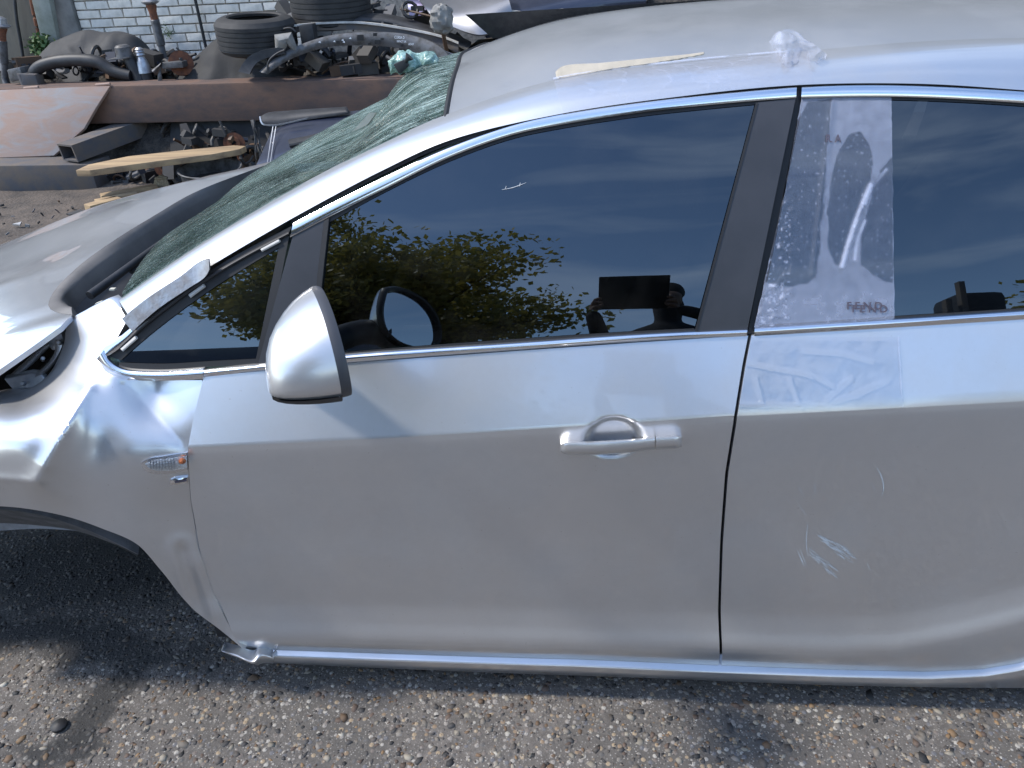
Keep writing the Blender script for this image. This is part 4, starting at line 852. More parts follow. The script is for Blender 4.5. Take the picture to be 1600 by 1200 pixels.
def hazeW(X, Y):
    n = nz2(X, Y, .035, 2.)*5; d = np.minimum(np.minimum(poly_sdf(bA, X, Y), poly_sdf(bB, X, Y)), poly_sdf(bC, X, Y))+n*.7
    h = .06+.17*sst(-1.5, 1.5, d)
    h += .06*sst(430, 470, Y)*(d > 0)
    f = nz2(X, Y, .16, 7.); h += .25*(f > .42)*(X < 1235)*(Y > 330)           # crumpled left edge
    sp = nz2(X, Y, .22, 4., 2); h += .18*sst(.55, .65, sp)*(d < 0)              # air specks
    for a, b, w, k in (((1360, 290), (1316, 416), 3.2, .5), ((1352, 345), (1336, 405), 2.5, .3), ((1385, 265), (1352, 318), 2.2, .3)):
        a = np.array(a, float); b = np.array(b, float); e = b-a; t = np.clip(((X-a[0])*e[0]+(Y-a[1])*e[1])/(e@e), 0, 1); dd = np.hypot(X-a[0]-e[0]*t+4*np.sin(t*3.1), Y-a[1]-e[1]*t); h += k*np.exp(-(dd/w)**2)
    return np.clip(h, 0, .9)
leftW = lambda y: np.interp(y, [152, 300, 500, 512], [1253, 1226, 1181, 1179]); rightW = lambda y: np.interp(y, [150, 512], [1393, 1398])
def wrW(px, py):
    w = 0.
    for a, b in (((1360, 290), (1316, 416)), ((1300, 160), (1270, 430))):
        d, t = seg_d(px, py, a, b); w += .0016*math.exp(-(d/5)**2)
    return w+max(0, .003*fbm((px*.06, py*.06, 0), 1))*(px < 1240)
film_grid(leftW, rightW, 90, 170, 149, 511, hazeW, wrW, 'packing_film', 'milky clear film with bubbles stuck on the rear door window', off=-.001)
WR = [((1165, 565), (1200, 572)), ((1200, 572), (1262, 583)), ((1262, 583), (1300, 602)), ((1285, 630), (1335, 615)), ((1335, 615), (1385, 592)), ((1290, 622), (1328, 588)), ((1255, 546), (1310, 549)), ((1310, 549), (1360, 563)), ((1178, 588), (1190, 630)), ((1232, 590), (1248, 632)), ((1248, 628), (1330, 640)), ((1150, 629), (1250, 632))]
def wrL(px, py):
    w = .0006*fbm((px*.03, py*.03, 5), 1)
    for a, b in WR:
        d, t = seg_d(px, py, a, b); w += .0042*math.exp(-(d/2.6)**2)
    return w
leftL = lambda y: np.interp(y, [527, 632], [1172, 1153]); rightL = lambda y: np.interp(y, [527, 640], [1405, 1412])
film_grid(leftL, rightL, 130, 60, 527, 636, lambda X, Y: .008+.02*np.maximum(nz2(X, Y, .03, 8.), 0)+.10*(np.abs(X-X.max(1, keepdims=True)) < 2), wrL, 'packing_film', 'wrinkled clear film stuck on the silver rear door below its window', off=.003)

def text_mesh(body):
    cu = bpy.data.curves.new('t', 'FONT'); cu.body = body; cu.size = 1; cu.offset = .018; ob = bpy.data.objects.new('t', cu); col.objects.link(ob)
    dg = bpy.context.evaluated_depsgraph_get(); me = bpy.data.meshes.new_from_object(ob.evaluated_get(dg)); bpy.data.objects.remove(ob)
    V = np.array([v.co[:] for v in me.vertices]); F = [tuple(p.vertices) for p in me.polygons]; return V, F
def print_on(name, body, px, py, size, fn, material, parent, sx=1., slant=0., rot=0.):
    V, F = text_mesh(body); c, s_ = math.cos(rot), math.sin(rot)
    pts = [fn(px+(v[0]*sx+slant*v[1])*size*c+v[1]*size*s_, py+(v[0]*sx)*size*s_-v[1]*size*c) for v in V]
    return mesh(name, pts, F, material, parent, smooth=False)
films = [o for o in col.objects if o.name.startswith('packing_film')]
for dx, dy in ((0, 0), (8, 5)):
    print_on('print', 'F E N D' if dx == 0 else 'F E N D', 1323+dx, 483+dy, 16, lambda a, b: PS(min(a, 1396), b, .0012), M['ink'], films[0], sx=1.05)
print_on('print', 'R. A', 1290, 222, 17, lambda a, b: PS(a, b, .0012), M['ink'], films[0], sx=.8)

# film over the roof rail, with its bunched-up tail, and the tan tape on the roof edge
def rail_pt(px, t):      # t=0 lower edge, 1 upper edge of the side frame, found on the frame's own sheet
    j = int(np.argmin(abs(l_[:, 0]*(1-t)+u_[:, 0]*t-px))); 
    return j
FGr = np.array([spl(np.array([L3[k], m1[k], m2[k], U3[k]]), 14, t=np.linspace(0, 1, 14)) for k in range(nA)])   # nA x 14 x 3
j0, j1 = rail_pt(873, .5), rail_pt(1268, .5)
sub = FGr[j0:j1+1].copy()
nrm = np.array([0, -.62, .78])
up_ = np.array([RS[1, max(0, min(len(N3)-1, int(np.argmin(abs(N3[:, 0]-sub[k, -1, 0])))))] for k in range(len(sub))])
sub = np.concatenate([sub, up_[:, None]+np.array([0, 0, .002])], 1)
sub = np.stack([spl(sub[:, i], 160) for i in range(sub.shape[1])], 1); sub = np.stack([spl(sub[k], 40) for k in range(160)], 0)
hz = np.zeros(sub.shape[:2])
for a in range(160):
    for b in range(40):
        p = sub[a, b]; f = fbm((p[0]*9, p[1]*18, p[2]*18), 1); r = abs(fbm((p[0]*14+3, p[1]*9, p[2]*30), 1, 3)); ridge = math.exp(-(r/.035)**2)
        sub[a, b] = p+nrm*(.0028+.0012*f+.0006*ridge); hz[a, b] = min(max(  .03+.09*max(f, 0)+.10*ridge*(a > 20)+.30*(b > 36)*(f > -.1), .04), .8)
rf = grid('packing_film', sub.transpose(1, 0, 2), M['film'], None, attr=('haze', hz.T.ravel()), angle=80); tag(rf, 'long creased clear film stuck along the silver roof rail above the front door', 'packing film')
# bunch
bx = []
cen = [(1166, 112), (1180, 88), (1205, 62), (1225, 46), (1250, 58), (1262, 66)]
for r_ in range(34):
    row = []
    for c_ in range(44):
        u, v = c_/43., r_/33.
        a = spl([(1164, 112), (1196, 72), (1226, 45), (1262, 62)], 5, t=[u])[0]; b = spl([(1176, 122), (1212, 126), (1250, 133), (1292, 84)], 5, t=[u])[0]
        tri = lambda w: 1-abs(2*(w % 1.)-1)
        q = a+(b-a)*v; h = math.sin(math.pi*min(max(v*.8+.1, 0), 1))*(.075*tri(u*2.3+.45*v+.2*fbm((u*2, v*2, 4), 1))+.022*tri(u*1.2-2.6*v+.3)+.012*tri(5.1*u+3.3*v))-.01
        base = .335+.11*(1-v); row.append(P(q[0]+3*fbm((u*5, v*5, 1), 1), q[1]+3*fbm((u*5, v*5, 2), 1), base-max(h, -.01)))
    bx.append(row)
bx = np.array(bx); hv = np.array([[.12+.34*abs(fbm((i*.16, j*.14, 3), 1)) for j in range(44)] for i in range(34)])
bf = grid('packing_film', bx, M['film'], None, attr=('haze', hv.ravel()), angle=120); tag(bf, 'bunched-up loose tail of clear film standing on the roof edge', 'packing film')
# tan tape
j0 = int(np.argmin(abs(N3[:, 0]-P(872, 118, .4)[0]))); j1 = int(np.argmin(abs(N3[:, 0]-P(1105, 84, .4)[0])))
ta = np.array([P(*q)+np.array([0, 0, .0]) for q in spl([(868, 112, .42), (878, 104, .45), (940, 98, .46), (1020, 90, .46), (1080, 84, .455), (1100, 81, .45)], 50)])
tb = np.array([P(*q) for q in spl([(869, 120, .39), (890, 121, .385), (940, 110, .40), (1020, 98, .42), (1080, 88, .43), (1100, 84, .44)], 50)])
def on_roof(p, o_=.0022):      # drop a point on to the roof sheet along the view ray
    best = None; d = p-CAM; d /= np.linalg.norm(d)
    lo, hi = 1.2, 3.2
    for t in np.linspace(1.2, 3.2, 400):
        q = CAM+d*t; j = int(np.argmin(abs(N3[:, 0]-q[0]))); yy = RS[:, j, 1]; zz = RS[:, j, 2]
        if q[1] > yy[0] and q[2] <= np.interp(q[1], yy, zz)+o_: return q
    return p
ta = np.array([on_roof(p) for p in ta]); tb = np.array([on_roof(p) for p in tb])
tp = loft3('masking_tape', [ta, (ta+tb)/2+np.array([0, 0, .0008]), tb], 5, M['tape_tan'], None, skirt=(0, 0, -.002)); tag(tp, 'tan masking tape strip on the edge of the silver roof', 'tape')
# scratches on the rear door
SCN = [0]
def scratch(pts, w, n=12):
    SCN[0] += 1; lift = .0008+.000012*SCN[0]
    c = spl(pts, n); V = []; F = []
    for i in range(n):
        t = c[min(i+1, n-1)]-c[max(i-1, 0)]; m_ = np.array([-t[1], t[0]])/max(np.hypot(*t), 1e-6)*w*(.35+.65*math.sin(math.pi*i/(n-1)))*(.7+.6*random.random())
        V += [PS(*(c[i]-m_), lift), PS(*(c[i]+m_), lift)]
        if i: F.append((2*i-2, 2*i-1, 2*i+1, 2*i))
    return V, F
def scratches(name, L_, parent):
    V, F = [], []
    for pts, w in L_:
        a, b = scratch(pts, w); F += [tuple(k+len(V) for k in f) for f in b]; V += a
    return kind(mesh(name, V, F, M['scratch'], parent), 'stuff')
SC = [([(1370, 730), (1379, 750), (1380, 768), (1377, 774)], .7), ([(1248, 762), (1256, 775)], .5), ([(1272, 755), (1274, 764), (1272, 772)], .4), ([(1245, 783), (1260, 806)], .4), ([(1262, 820), (1260, 850), (1263, 870)], .6), ([(1246, 860), (1257, 885)], .8), ([(1250, 858), (1260, 884)], .5), ([(1361, 755), (1368, 766)], .3), ([(1355, 880), (1360, 892)], .4)]
for k in range(60):
    t = random.random(); x = 1283+48*t+random.uniform(-2, 2); y = 842+30*t+random.uniform(-9, 7)*(.4+t); SC.append(([(x-6, y-4), (x+random.uniform(2, 9), y+random.uniform(1, 6))], random.uniform(.2, .55)))
for k in range(42):
    t = random.random(); x = 1268+38*t; y = 866+30*t+random.uniform(-8, 6); SC.append(([(x-5, y-4), (x+random.uniform(1, 7), y+random.uniform(2, 7))], random.uniform(.2, .5)))
scratches('paint_scratch', SC, rdoor)
def gl_scr(L_, parent):
    V, F = [], []
    for pts, w in L_:
        a, b = scratch(pts, w); F += [tuple(k+len(V) for k in f) for f in b]; V += [np.array(q)+np.array([0, .0032, 0]) for q in a]
    return kind(mesh('glass_scratch', V, F, M['scratch'], parent), 'stuff')
gl_scr([([(784, 297), (800, 294), (812, 290), (822, 286)], .5), ([(811, 292), (813, 286)], .4), ([(789, 296), (791, 291)], .4)], fdoor)

# ------------------------------------------------------------------ the yard behind: walls
YW = 6.75
def wallp(px, py): return P(px, py, YW)
bw = thing('brick_wall', 'white painted brick wall at the back of the yard', 'wall', (-3.3, YW, 0))
xw0, xw1 = P(121, 25, YW)[0], 3.0
box8('mortar_backing', [(xw0+.004, YW+.012, 0), (xw1, YW+.012, 0), (xw1, YW+.25, 0), (xw0+.004, YW+.25, 0), (xw0+.004, YW+.012, 2.25), (xw1, YW+.012, 2.25), (xw1, YW+.25, 2.25), (xw0+.004, YW+.25, 2.25)], M['mortar'], bw)
box8('added_upper_wall', [(xw0-4.5, YW-.02, 2.25), (9, YW-.02, 2.25), (9, YW+.5, 2.25), (xw0-4.5, YW+.5, 2.25), (xw0-4.5, YW-.02, 6.5), (9, YW-.02, 6.5), (9, YW+.5, 6.5), (xw0-4.5, YW+.5, 6.5)], mat('added_wall_buff', (.42, .37, .31), .9, 0, (.34, .30, .25), nscale=5), bw)  # unseen wall added above the bricks so the car roof reflects buff grey
box8('wall_end', [(xw1+.01, YW, 0), (9, YW, 0), (9, YW+.4, 0), (xw1+.01, YW+.4, 0), (xw1+.01, YW, 2.248), (9, YW, 2.248), (9, YW+.4, 2.248), (xw1+.01, YW+.4, 2.248)], M['brick2'], bw)
BL, BH, JN = .236, .080, .010
bme = []
for v in range(6):
    r_ = random.Random(v); L_, H_ = BL-JN, BH-JN; e = .0035
    pts = []
    for (x, z) in ((0, 0), (L_, 0), (L_, H_), (0, H_)): pts.append((x+r_.uniform(-.003, .003), .0, z+r_.uniform(-.002, .002)))
    fr = [(p[0]+(e if p[0] < L_/2 else -e), -.012-r_.uniform(0, .004), p[2]+(e if p[2] < H_/2 else -e)) for p in pts]
    V = [(p[0], .014, p[2]) for p in pts]+pts+fr; F = []
    for a, b in ((0, 4), (4, 8)):
        for k in range(4): F.append((a+k, a+(k+1) % 4, b+(k+1) % 4, b+k))
    F.append((8, 9, 10, 11)); me = bpy.data.meshes.new('brick'); me.from_pydata(V, [], F); me.update(); me.materials.append(M['brick' if v % 2 else 'brick2']); bme.append(me)
hme = []
for me in bme[:2]:
    h_ = me.copy()
    for v in h_.vertices: v.co.x *= .45
    hme.append(h_)
nb = 0
for r in range(20):
    z = .22+r*BH; off = (r % 2)*BL*.5+(.02 if r % 4 > 1 else 0); x = xw0+.012
    first = True
    while x < P(475, 25, YW)[0] and nb < 296:
        if first and r % 2: me = hme[r % 2]; L_ = (BL-JN)*.45+JN
        else: me = random.choice(bme); L_ = BL
        o = bpy.data.objects.new('brick', me); col.objects.link(o); o.parent = bw; o.matrix_parent_inverse = Matrix.Translation(-PLOC[bw.name]); o.location = (x, YW+random.uniform(-.001, .003), z); x += L_; first = False; nb += 1
cw = thing('cement_wall', 'grey and brown stained cement wall left of the white bricks', 'wall', (-6, YW, 0))
xr = P(76, 30, YW)[0]
box8('render_panel', [(xr, YW-.05, 0), (xw0, YW-.05, 0), (xw0, YW+.25, 0), (xr, YW+.25, 0), (xr, YW-.05, 2.25), (xw0, YW-.05, 2.25), (xw0, YW+.25, 2.25), (xr, YW+.25, 2.25)], M['render'], cw, bev=.01)
box8('lower_panel', [(-9, YW+.04, 0), (xr-.002, YW+.04, 0), (xr-.002, YW+.25, 0), (-9, YW+.25, 0), (-9, YW+.04, 2.2), (xr-.002, YW+.04, 2.2), (xr-.002, YW+.25, 2.2), (-9, YW+.25, 2.2)], M['render_brown'], cw, bev=.01)
pa, pb = P(56, -30, YW-.14), P(78, 66, YW-.10)
post = prism('leaning_post', [pa+np.array([-.09, 0, 0]), pa+np.array([.09, 0, 0]), pb+np.array([.085, 0, 0]), pb+np.array([-.085, 0, -.02]), ], (0, .10, 0), M['post'], None, bev=.008)
pv = post
# carry it down to the ground
me = post.data
post2 = prism('post_foot', [pb+np.array([-.085, 0.002, -.02]), pb+np.array([.085, .002, 0]), np.array([pb[0]+.16, pb[1]+.002, 0]), np.array([pb[0], pb[1]+.002, 0])], (0, .096, 0), M['post'], post)
tag(post, 'pale greenish concrete post leaning on the cement wall', 'post')
tag(tube('cable', [P(22, -10, YW-.02), P(26, 30, YW-.03), P(33, 70, YW-.02), P(39, 112, YW-.02), P(46, 170, YW)], .016, M['black_plastic'], None, smoothn=20), 'thin dark cable hanging down the brown cement wall', 'cable')
tag(tube('cable', [P(47, -10, YW-.03), P(53, 20, YW-.04), P(60, 50, YW-.03), P(65, 72, YW-.03)], .02, M['rust'], None, smoothn=16), 'dark rusty pipe beside the leaning concrete post', 'pipe')
tag(tube('drain_pipe', [P(302, -14, YW-.06), P(320, 66, YW-.06), P(334, 130, YW-.06)], .015, M['rubber'], None, smoothn=12), 'thin black pipe running down the white brick wall', 'pipe')
# weed
def leaves(name, pts, size, m_, parent=None, up=.4):
    n = len(pts); pts = np.asarray(pts); V = np.zeros((n, 4, 3))
    d = RNG.standard_normal((n, 3)); d[:, 2] += up; d /= np.linalg.norm(d, axis=1)[:, None]; e = np.cross(d, RNG.standard_normal((n, 3))); e /= np.linalg.norm(e, axis=1)[:, None]
    s = size*RNG.uniform(.6, 1.3, (n, 1)); V[:, 0] = pts-d*s*.5; V[:, 1] = pts+e*s*.32; V[:, 2] = pts+d*s*.6; V[:, 3] = pts-e*s*.32
    me = bpy.data.meshes.new(name); me.vertices.add(n*4); me.vertices.foreach_set('co', V.ravel()); me.loops.add(n*4); me.loops.foreach_set('vertex_index', np.arange(n*4)); me.polygons.add(n); me.polygons.foreach_set('loop_start', np.arange(0, n*4, 4)); me.polygons.foreach_set('loop_total', np.full(n, 4)); me.update(calc_edges=True)
    return link(me, name, m_, parent)
wc_ = P(64, 72, YW-.22)
wd = thing('weed', 'small green weed growing at the foot of the leaning post', 'plant', (wc_[0], wc_[1], wc_[2]-.1))
kind(leaves('foliage', wc_+RNG.standard_normal((260, 3))*np.array([.05, .04, .05]), .05, M['weed'], wd), 'stuff')
tube('stem', [wc_+np.array([0, 0, -.5]), wc_+np.array([.01, 0, 0])], .006, M['weed'], wd, n=6)
wc2 = P(262, 50, YW-.03)
kind(leaves('moss', wc2+RNG.standard_normal((60, 3))*np.array([.03, .01, .03]), .02, M['weed'], bw), 'stuff')

# ------------------------------------------------------------------ scrap behind the car
def mound(name, sil, base_y, Y0, Y1, m_, label, cat, rough=.03, seed=0, nu=60, nv=26, group=None):
    """heap: silhouette in pixels at depth Y1, falling towards the camera to Y0"""
    s_ = spl(sil, nu); G = np.zeros((nv, nu, 3))
    for j in range(nu):
        a = P(s_[j, 0], s_[j, 1], Y1); 
        for i, t in enumerate(np.linspace(0, 1, nv)):
            y = Y1+(Y0-Y1)*t; z = a[2]*(1-t**2.0)*1.; e = math.sin(math.pi*min(t*1.2, 1))
            G[i, j] = (a[0]*(1-.0*t), y, max(z+rough*fbm((a[0]*3+seed, y*3, z*3), 1)*e, 0.0))
    o = grid(name, G, m_, None, angle=80)
    tag(o, label, cat, group); return o
mound('rubber_sheet_heap', [(62, 104), (70, 82), (90, 64), (120, 50), (138, 46), (160, 50), (188, 49), (215, 58), (235, 78), (243, 112)], 0, 5.6, 6.3, M['tarp'], 'grey rubber sheeting draped over a heap below the brick wall', 'sheet', rough=.10)
mound('black_sheet_heap', [(288, 112), (300, 96), (318, 78), (336, 64), (370, 55), (410, 56), (450, 70), (480, 110)], 0, 5.05, 5.75, M['black_sheet'], 'black plastic sheet draped over a heap under the lying tyre', 'sheet', rough=.07, seed=4)
hp_ = mound('scrap_heap', [(-60, 150), (40, 122), (130, 118), (230, 100), (300, 104), (400, 112), (500, 100), (600, 92), (680, 88), (760, 60), (860, 20), (960, 4), (1100, -8)], 0, 5.0, 6.1, M['earth'], 'dark heap of small mixed scrap behind the steel beams', 'scrap', rough=.25, seed=9, nu=120, nv=40); kind(hp_, 'stuff'); del hp_['category']

def junk(name, n, spots, label, smin=.03, smax=.16):
    """tangle of small dark parts: bars, plates, tubes, brackets"""
    V, F, Cc = [], [], []; r_ = random.Random(len(name)+n); pal = [(.02, .02, .022), (.035, .033, .032), (.05, .045, .04), (.10, .055, .03), (.13, .13, .135), (.07, .065, .06), (.025, .03, .045), (.22, .21, .20)]; pw_ = [26, 20, 14, 12, 8, 12, 8, 3]
    for k in range(n):
        x0, y0, x1, y1, Ya, Yb = r_.choice(spots); c = P(r_.uniform(x0, x1), r_.uniform(y0, y1), r_.uniform(Ya, Yb)) if Ya > 4.05 else PZ(r_.uniform(x0, x1), r_.uniform(y0, y1), GZ+.03); c[2] = max(c[2], GZ+.004)
        d = np.array([r_.gauss(0, 1), r_.gauss(0, .7), r_.gauss(0, .5)]); d /= np.linalg.norm(d); L_ = r_.uniform(smin, smax); t_ = r_.random()
        if t_ < .4: v, f = tube_vf(spl([c-d*L_, c+np.array([0, 0, r_.uniform(-.3, .3)*L_]), c+d*L_], 6), r_.uniform(.006, .022)*(1 if smin > .02 else .3), 6)
        elif t_ < (.55 if smin > .02 else .4):
            a = np.linspace(0, 6.28, 13); u = np.cross(d, [0, 0, 1.]); u /= np.linalg.norm(u)+1e-9; w = np.cross(u, d); R_ = r_.uniform(.03, .08); v, f = tube_vf([c+R_*(u*math.cos(q_)+w*math.sin(q_)) for q_ in a], R_*.22, 6, cap=False)
        else:
            u = np.cross(d, [0, 0, 1.]); u /= np.linalg.norm(u)+1e-9; w = np.cross(u, d); a, b, e = L_*.7, L_*r_.uniform(.2, .6), r_.uniform(.006, .05)*(1 if smin > .02 else .2)
            v = [c+d*a*i_+u*b*j_+w*e*k_ for k_ in (-1, 1) for i_, j_ in ((-1, -1), (1, -1), (1, 1), (-1, 1))]; f = BOXF
        F += [tuple(i_+len(V) for i_ in g_) for g_ in f]; V += [np.array(x_)*np.array([1, 1, 1.]) for x_ in v]; cc = r_.choices(pal, pw_)[0]; Cc += [(*cc, 1)]*len(v)
    V = [np.array([x_[0], x_[1], max(x_[2], GZ)]) for x_ in V]
    o = mesh(name, V, F, M['junk'], None, angle=40); a = o.data.color_attributes.new('Col', 'FLOAT_COLOR', 'POINT'); a.data.foreach_set('color', np.array(Cc).ravel()); kind(o, 'stuff'); o['label'] = label; return o
M['junk'] = attr_mat('scrap_metal_bits', rough=.6)
junk('scrap_bits', 170, [(0, 96, 310, 122, 5.55, 5.75), (130, 84, 310, 116, 5.6, 5.85), (400, 70, 700, 116, 5.3, 5.6)], 'tangle of small dark car parts behind the long beam')
junk('scrap_bits', 200, [(190, 186, 420, 250, 5.3, 5.75), (160, 262, 300, 296, 4.7, 5.1), (280, 200, 420, 262, 4.9, 5.4)], 'tangle of small dark car parts under the long beam', .03, .13)
junk('scrap_bits', 90, [(640, -10, 960, 30, 5.6, 5.9), (440, 4, 660, 40, 5.9, 6.2)], 'tangle of small car parts on the heap behind the roof', .04, .2)
junk('scrap_bits', 46, [(-20, 312, 150, 380, 4.0, 4.8)], 'small bits of metal and plastic on the ground beyond the bonnet', .006, .022)
dm = mat('trodden_dirt', (.12, .095, .075), .95, 0, (.06, .05, .042), nscale=7, lo=.35, hi=.65, bump=.8, bscale=45, bdist=.02)
dG = np.array([[(x, y, GZ+.012+.03*max(0, fbm((x*2.2, y*2.2, 0), 1))*math.sin(math.pi*i/39)*math.sin(math.pi*j/59)-.02*(i in (0, 39) or j in (0, 59))) for j, x in enumerate(np.linspace(-7.5, -2.1, 60))] for i, y in enumerate(np.linspace(3.2, 5.6, 40))])
dd_ = grid('dirt', dG, dm, None); kind(dd_, 'structure')
# steel
lb = thing('long_steel_beam', 'long brown rusted box beam lying across the pile behind the windscreen', 'steel beam', (-3, 5.3, 0))
obox('beam', P(-90, 141, 5.22), P(650, 122, 5.12), .30, .30, M['steel_rust'], lb, bev=.016)
for a, b in (((38, 138), (60, 136)), ((150, 133), (172, 131))):
    tube('weld_bead', [P(a[0], a[1], 5.19), P(b[0], b[1], 5.19)], .012, M['steel_pink'], lb, n=8)
def Yl(py): return 5.17-.25*(py-134)/112.
wp = [(-70, 143), (172, 134), (150, 168), (131, 201), (84, 243), (-70, 249)]
tag(prism('steel_plate', [P(x, y, Yl(y)) for x, y in wp], (0, .03, -.012), M['steel_pink'], None, bev=.004), 'pale pinkish rusted steel plate with slanted end leaning on the long beam', 'steel plate')
ib = thing('steel_girder', 'heavy grey rusted girder lying on the ground left of the bonnet', 'steel beam', (-5, 4.9, 0))
A, B = P(-90, 260, 4.66), P(140, 257, 4.66)
obox('girder', A, B, A[2]-.012, .30, M['steel_grey'], ib, bev=.012)
obox('weld_strip', P(-20, 246, 4.93), P(78, 243, 4.93), .02, .02, M['steel_rust'], ib, bev=.003)
# short open box tube
def box_tube(name, a, b, w, h, t, m_, label):
    a = np.asarray(a); b = np.asarray(b); ax = b-a; L_ = np.linalg.norm(ax); ax /= L_; sd = np.cross(ax, [0, 0, 1.]); sd /= np.linalg.norm(sd); u = np.cross(sd, ax)
    V = []; 
    for q in (a, b):
        for sx, sz in ((-1, 0), (1, 0), (1, 1), (-1, 1)): V.append(q+sd*w/2*sx-u*h*(1-sz))
        for sx, sz in ((-1, t/h), (1, t/h), (1, 1-t/h), (-1, 1-t/h)): V.append(q+sd*(w/2-t)*sx-u*h*(1-sz))
    F = []
    for k in range(4):
        n = (k+1) % 4; F += [(k, n, 8+n, 8+k), (4+n, 4+k, 12+k, 12+n), (n, k, 4+k, 4+n), (8+k, 8+n, 12+n, 12+k)]
    o = mesh(name, V, F, m_, None, smooth=False); return tag(o, label, 'steel tube')
box_tube('box_tube', P(100, 226, 4.70), P(262, 168, 5.65), .19, .135, .014, M['steel_grey'], 'short open-ended square steel tube lying askew on the girder')
# pointed timber plank
pl = [(118, 262), (138, 253), (200, 240), (300, 229), (365, 223), (384, 224), (374, 229), (330, 237), (250, 247), (140, 262)]
zt = .36
tag(prism('timber_board', [PZ(x, y+4, zt) for x, y in pl], (0, 0, -.045), M['wood'], None, bev=.004), 'pale weathered timber board with a pointed end below the steel beam', 'board')
A, B = P(202, 187, 5.35), P(310, 181, 5.35)
hb = thing('short_girder', 'short dark H-section girder under the long beam', 'steel beam', (A[0], 5.3, 0))
obox('web', A, B, .45, .02, M['steel_grey'], hb, bev=.003); obox('flange', A+np.array([0, -.1, .0]), B+np.array([0, -.1, 0]), .02, .2, M['steel_grey'], hb, bev=.003); obox('flange', A+np.array([0, -.1, -.42]), B+np.array([0, -.1, -.42]), .02, .2, M['steel_grey'], hb, bev=.003)
obox('end_plate', B+np.array([0, -.1, -.02]), B+np.array([.02, -.1, -.02]), .40, .2, M['steel_rust'], hb, bev=.002)
# timber offcuts on the ground
for k, (x0, y0, x1, y1, w, lab) in enumerate(((158, 306, 246, 290, .09, 'grey timber offcut lying behind the bonnet edge'), (140, 322, 190, 309, .10, 'split timber offcut on the ground nearest the bonnet'), (150, 314, 215, 301, .07, 'thin timber offcut between two others behind the bonnet'))):
    a, b = PZ(x0, y0, GZ+.11), PZ(x1, y1, GZ+.11); tag(obox('timber_offcut', a, b, .085, w, M['wood'], None, bev=.006), lab, 'timber', 'timber offcuts by the bonnet')
# basin, discs, rope
bc = PZ(328, 262, .26); 
ba = thing('steel_drum', 'round dark steel drum with open top beyond the bonnet', 'drum', (bc[0], bc[1], 0))
lathe('shell', [(.20, -.25), (.225, -.02), (.24, 0), (.235, .006), (.222, 0), (.205, -.05), (.19, -.10), (.02, -.10)], bc, (0.05, -.08, 1), M['grey_part'], ba)
for x, y, Y, r, lab in ((366, 224, 5.0, .085, 'rusty brake disc standing behind the pointed board'), (257, 262, 4.8, .075, 'rusty brake disc standing below the pale timber board')):
    c_ = P(x, y, Y); d_ = thing('brake_disc', lab, 'brake disc', (c_[0], c_[1], 0), 'brake discs'); lathe('disc', [(.02, -.01), (r, -.01), (r, .01), (r*.6, .01), (r*.55, .05), (.02, .05)], c_, (.35, -.9, .25), M['rust'], d_, n=28); tube('stub', [c_+np.array([0, .05, -.02]), np.array([c_[0], c_[1]+.1, 0.])], .03, M['rust'], d_)
rp_ = P(256, 284, 4.45); rt = thing('rope_bundle', 'tied bundle of pale sisal rope behind the bonnet edge', 'rope', (rp_[0], rp_[1], 0))
for k in range(9):
    a = -.9+.22*k; tube('strand', [rp_+np.array([.0, 0, .05]), rp_+np.array([.05*math.sin(a), -.03, .03]), rp_+np.array([.08*math.sin(a), -.05, -.05]), rp_+np.array([.07*math.sin(a*1.2), -.05, -.13])], .008, M['rope'], rt, smoothn=12, n=6)
tube('tie', [rp_+np.array([.045*math.cos(a), .02*math.sin(a)-.02, .035]) for a in np.linspace(0, 6.28, 14)], .009, M['rope'], rt, n=6)
tube('hanging_end', [rp_+np.array([0, 0, -.1]), np.array([rp_[0], rp_[1], .01])], .02, M['rope'], rt, n=6)

# tyres
def tyre(px, py, Y, R_, w, ax, label):
    c_ = P(px, py, Y); t_ = thing('tyre', label, 'tyre', (c_[0], c_[1], 0), 'worn tyres on the heap')
    pr = [(R_*.66, 0), (R_*.64, .02), (R_*.68, .03), (R_*.80, .028), (R_*.92, .012), (R_*.985, -.015)]
    n = 5
    for k in range(n):
        z0 = -.02-(w-.04)*k/n; z1 = -.02-(w-.04)*(k+1)/n; pr += [(R_, z0-.001), (R_, z1+.008), (R_*.978, z1+.006), (R_*.978, z1+.001)]
    pr += [(R_*.985, -w+.015), (R_*.92, -w-.012), (R_*.8, -w-.028), (R_*.66, -w-.03), (R_*.64, -w-.02), (R_*.66, -w), (R_*.9, -w+.02), (R_*.9, -.02), (R_*.66, 0)]
    lathe('carcass', pr, c_, ax, M['tyre'], t_, n=56, angle=28); return t_
tyre(397, 31, 5.35, .315, .215, (.04, -.06, 1), 'flat-lying black tyre on the black sheet in front of the white bricks')
tyre(514, -13, 5.75, .33, .235, (.02, -.05, 1), 'worn black tyre lying higher, at the top edge of the picture')

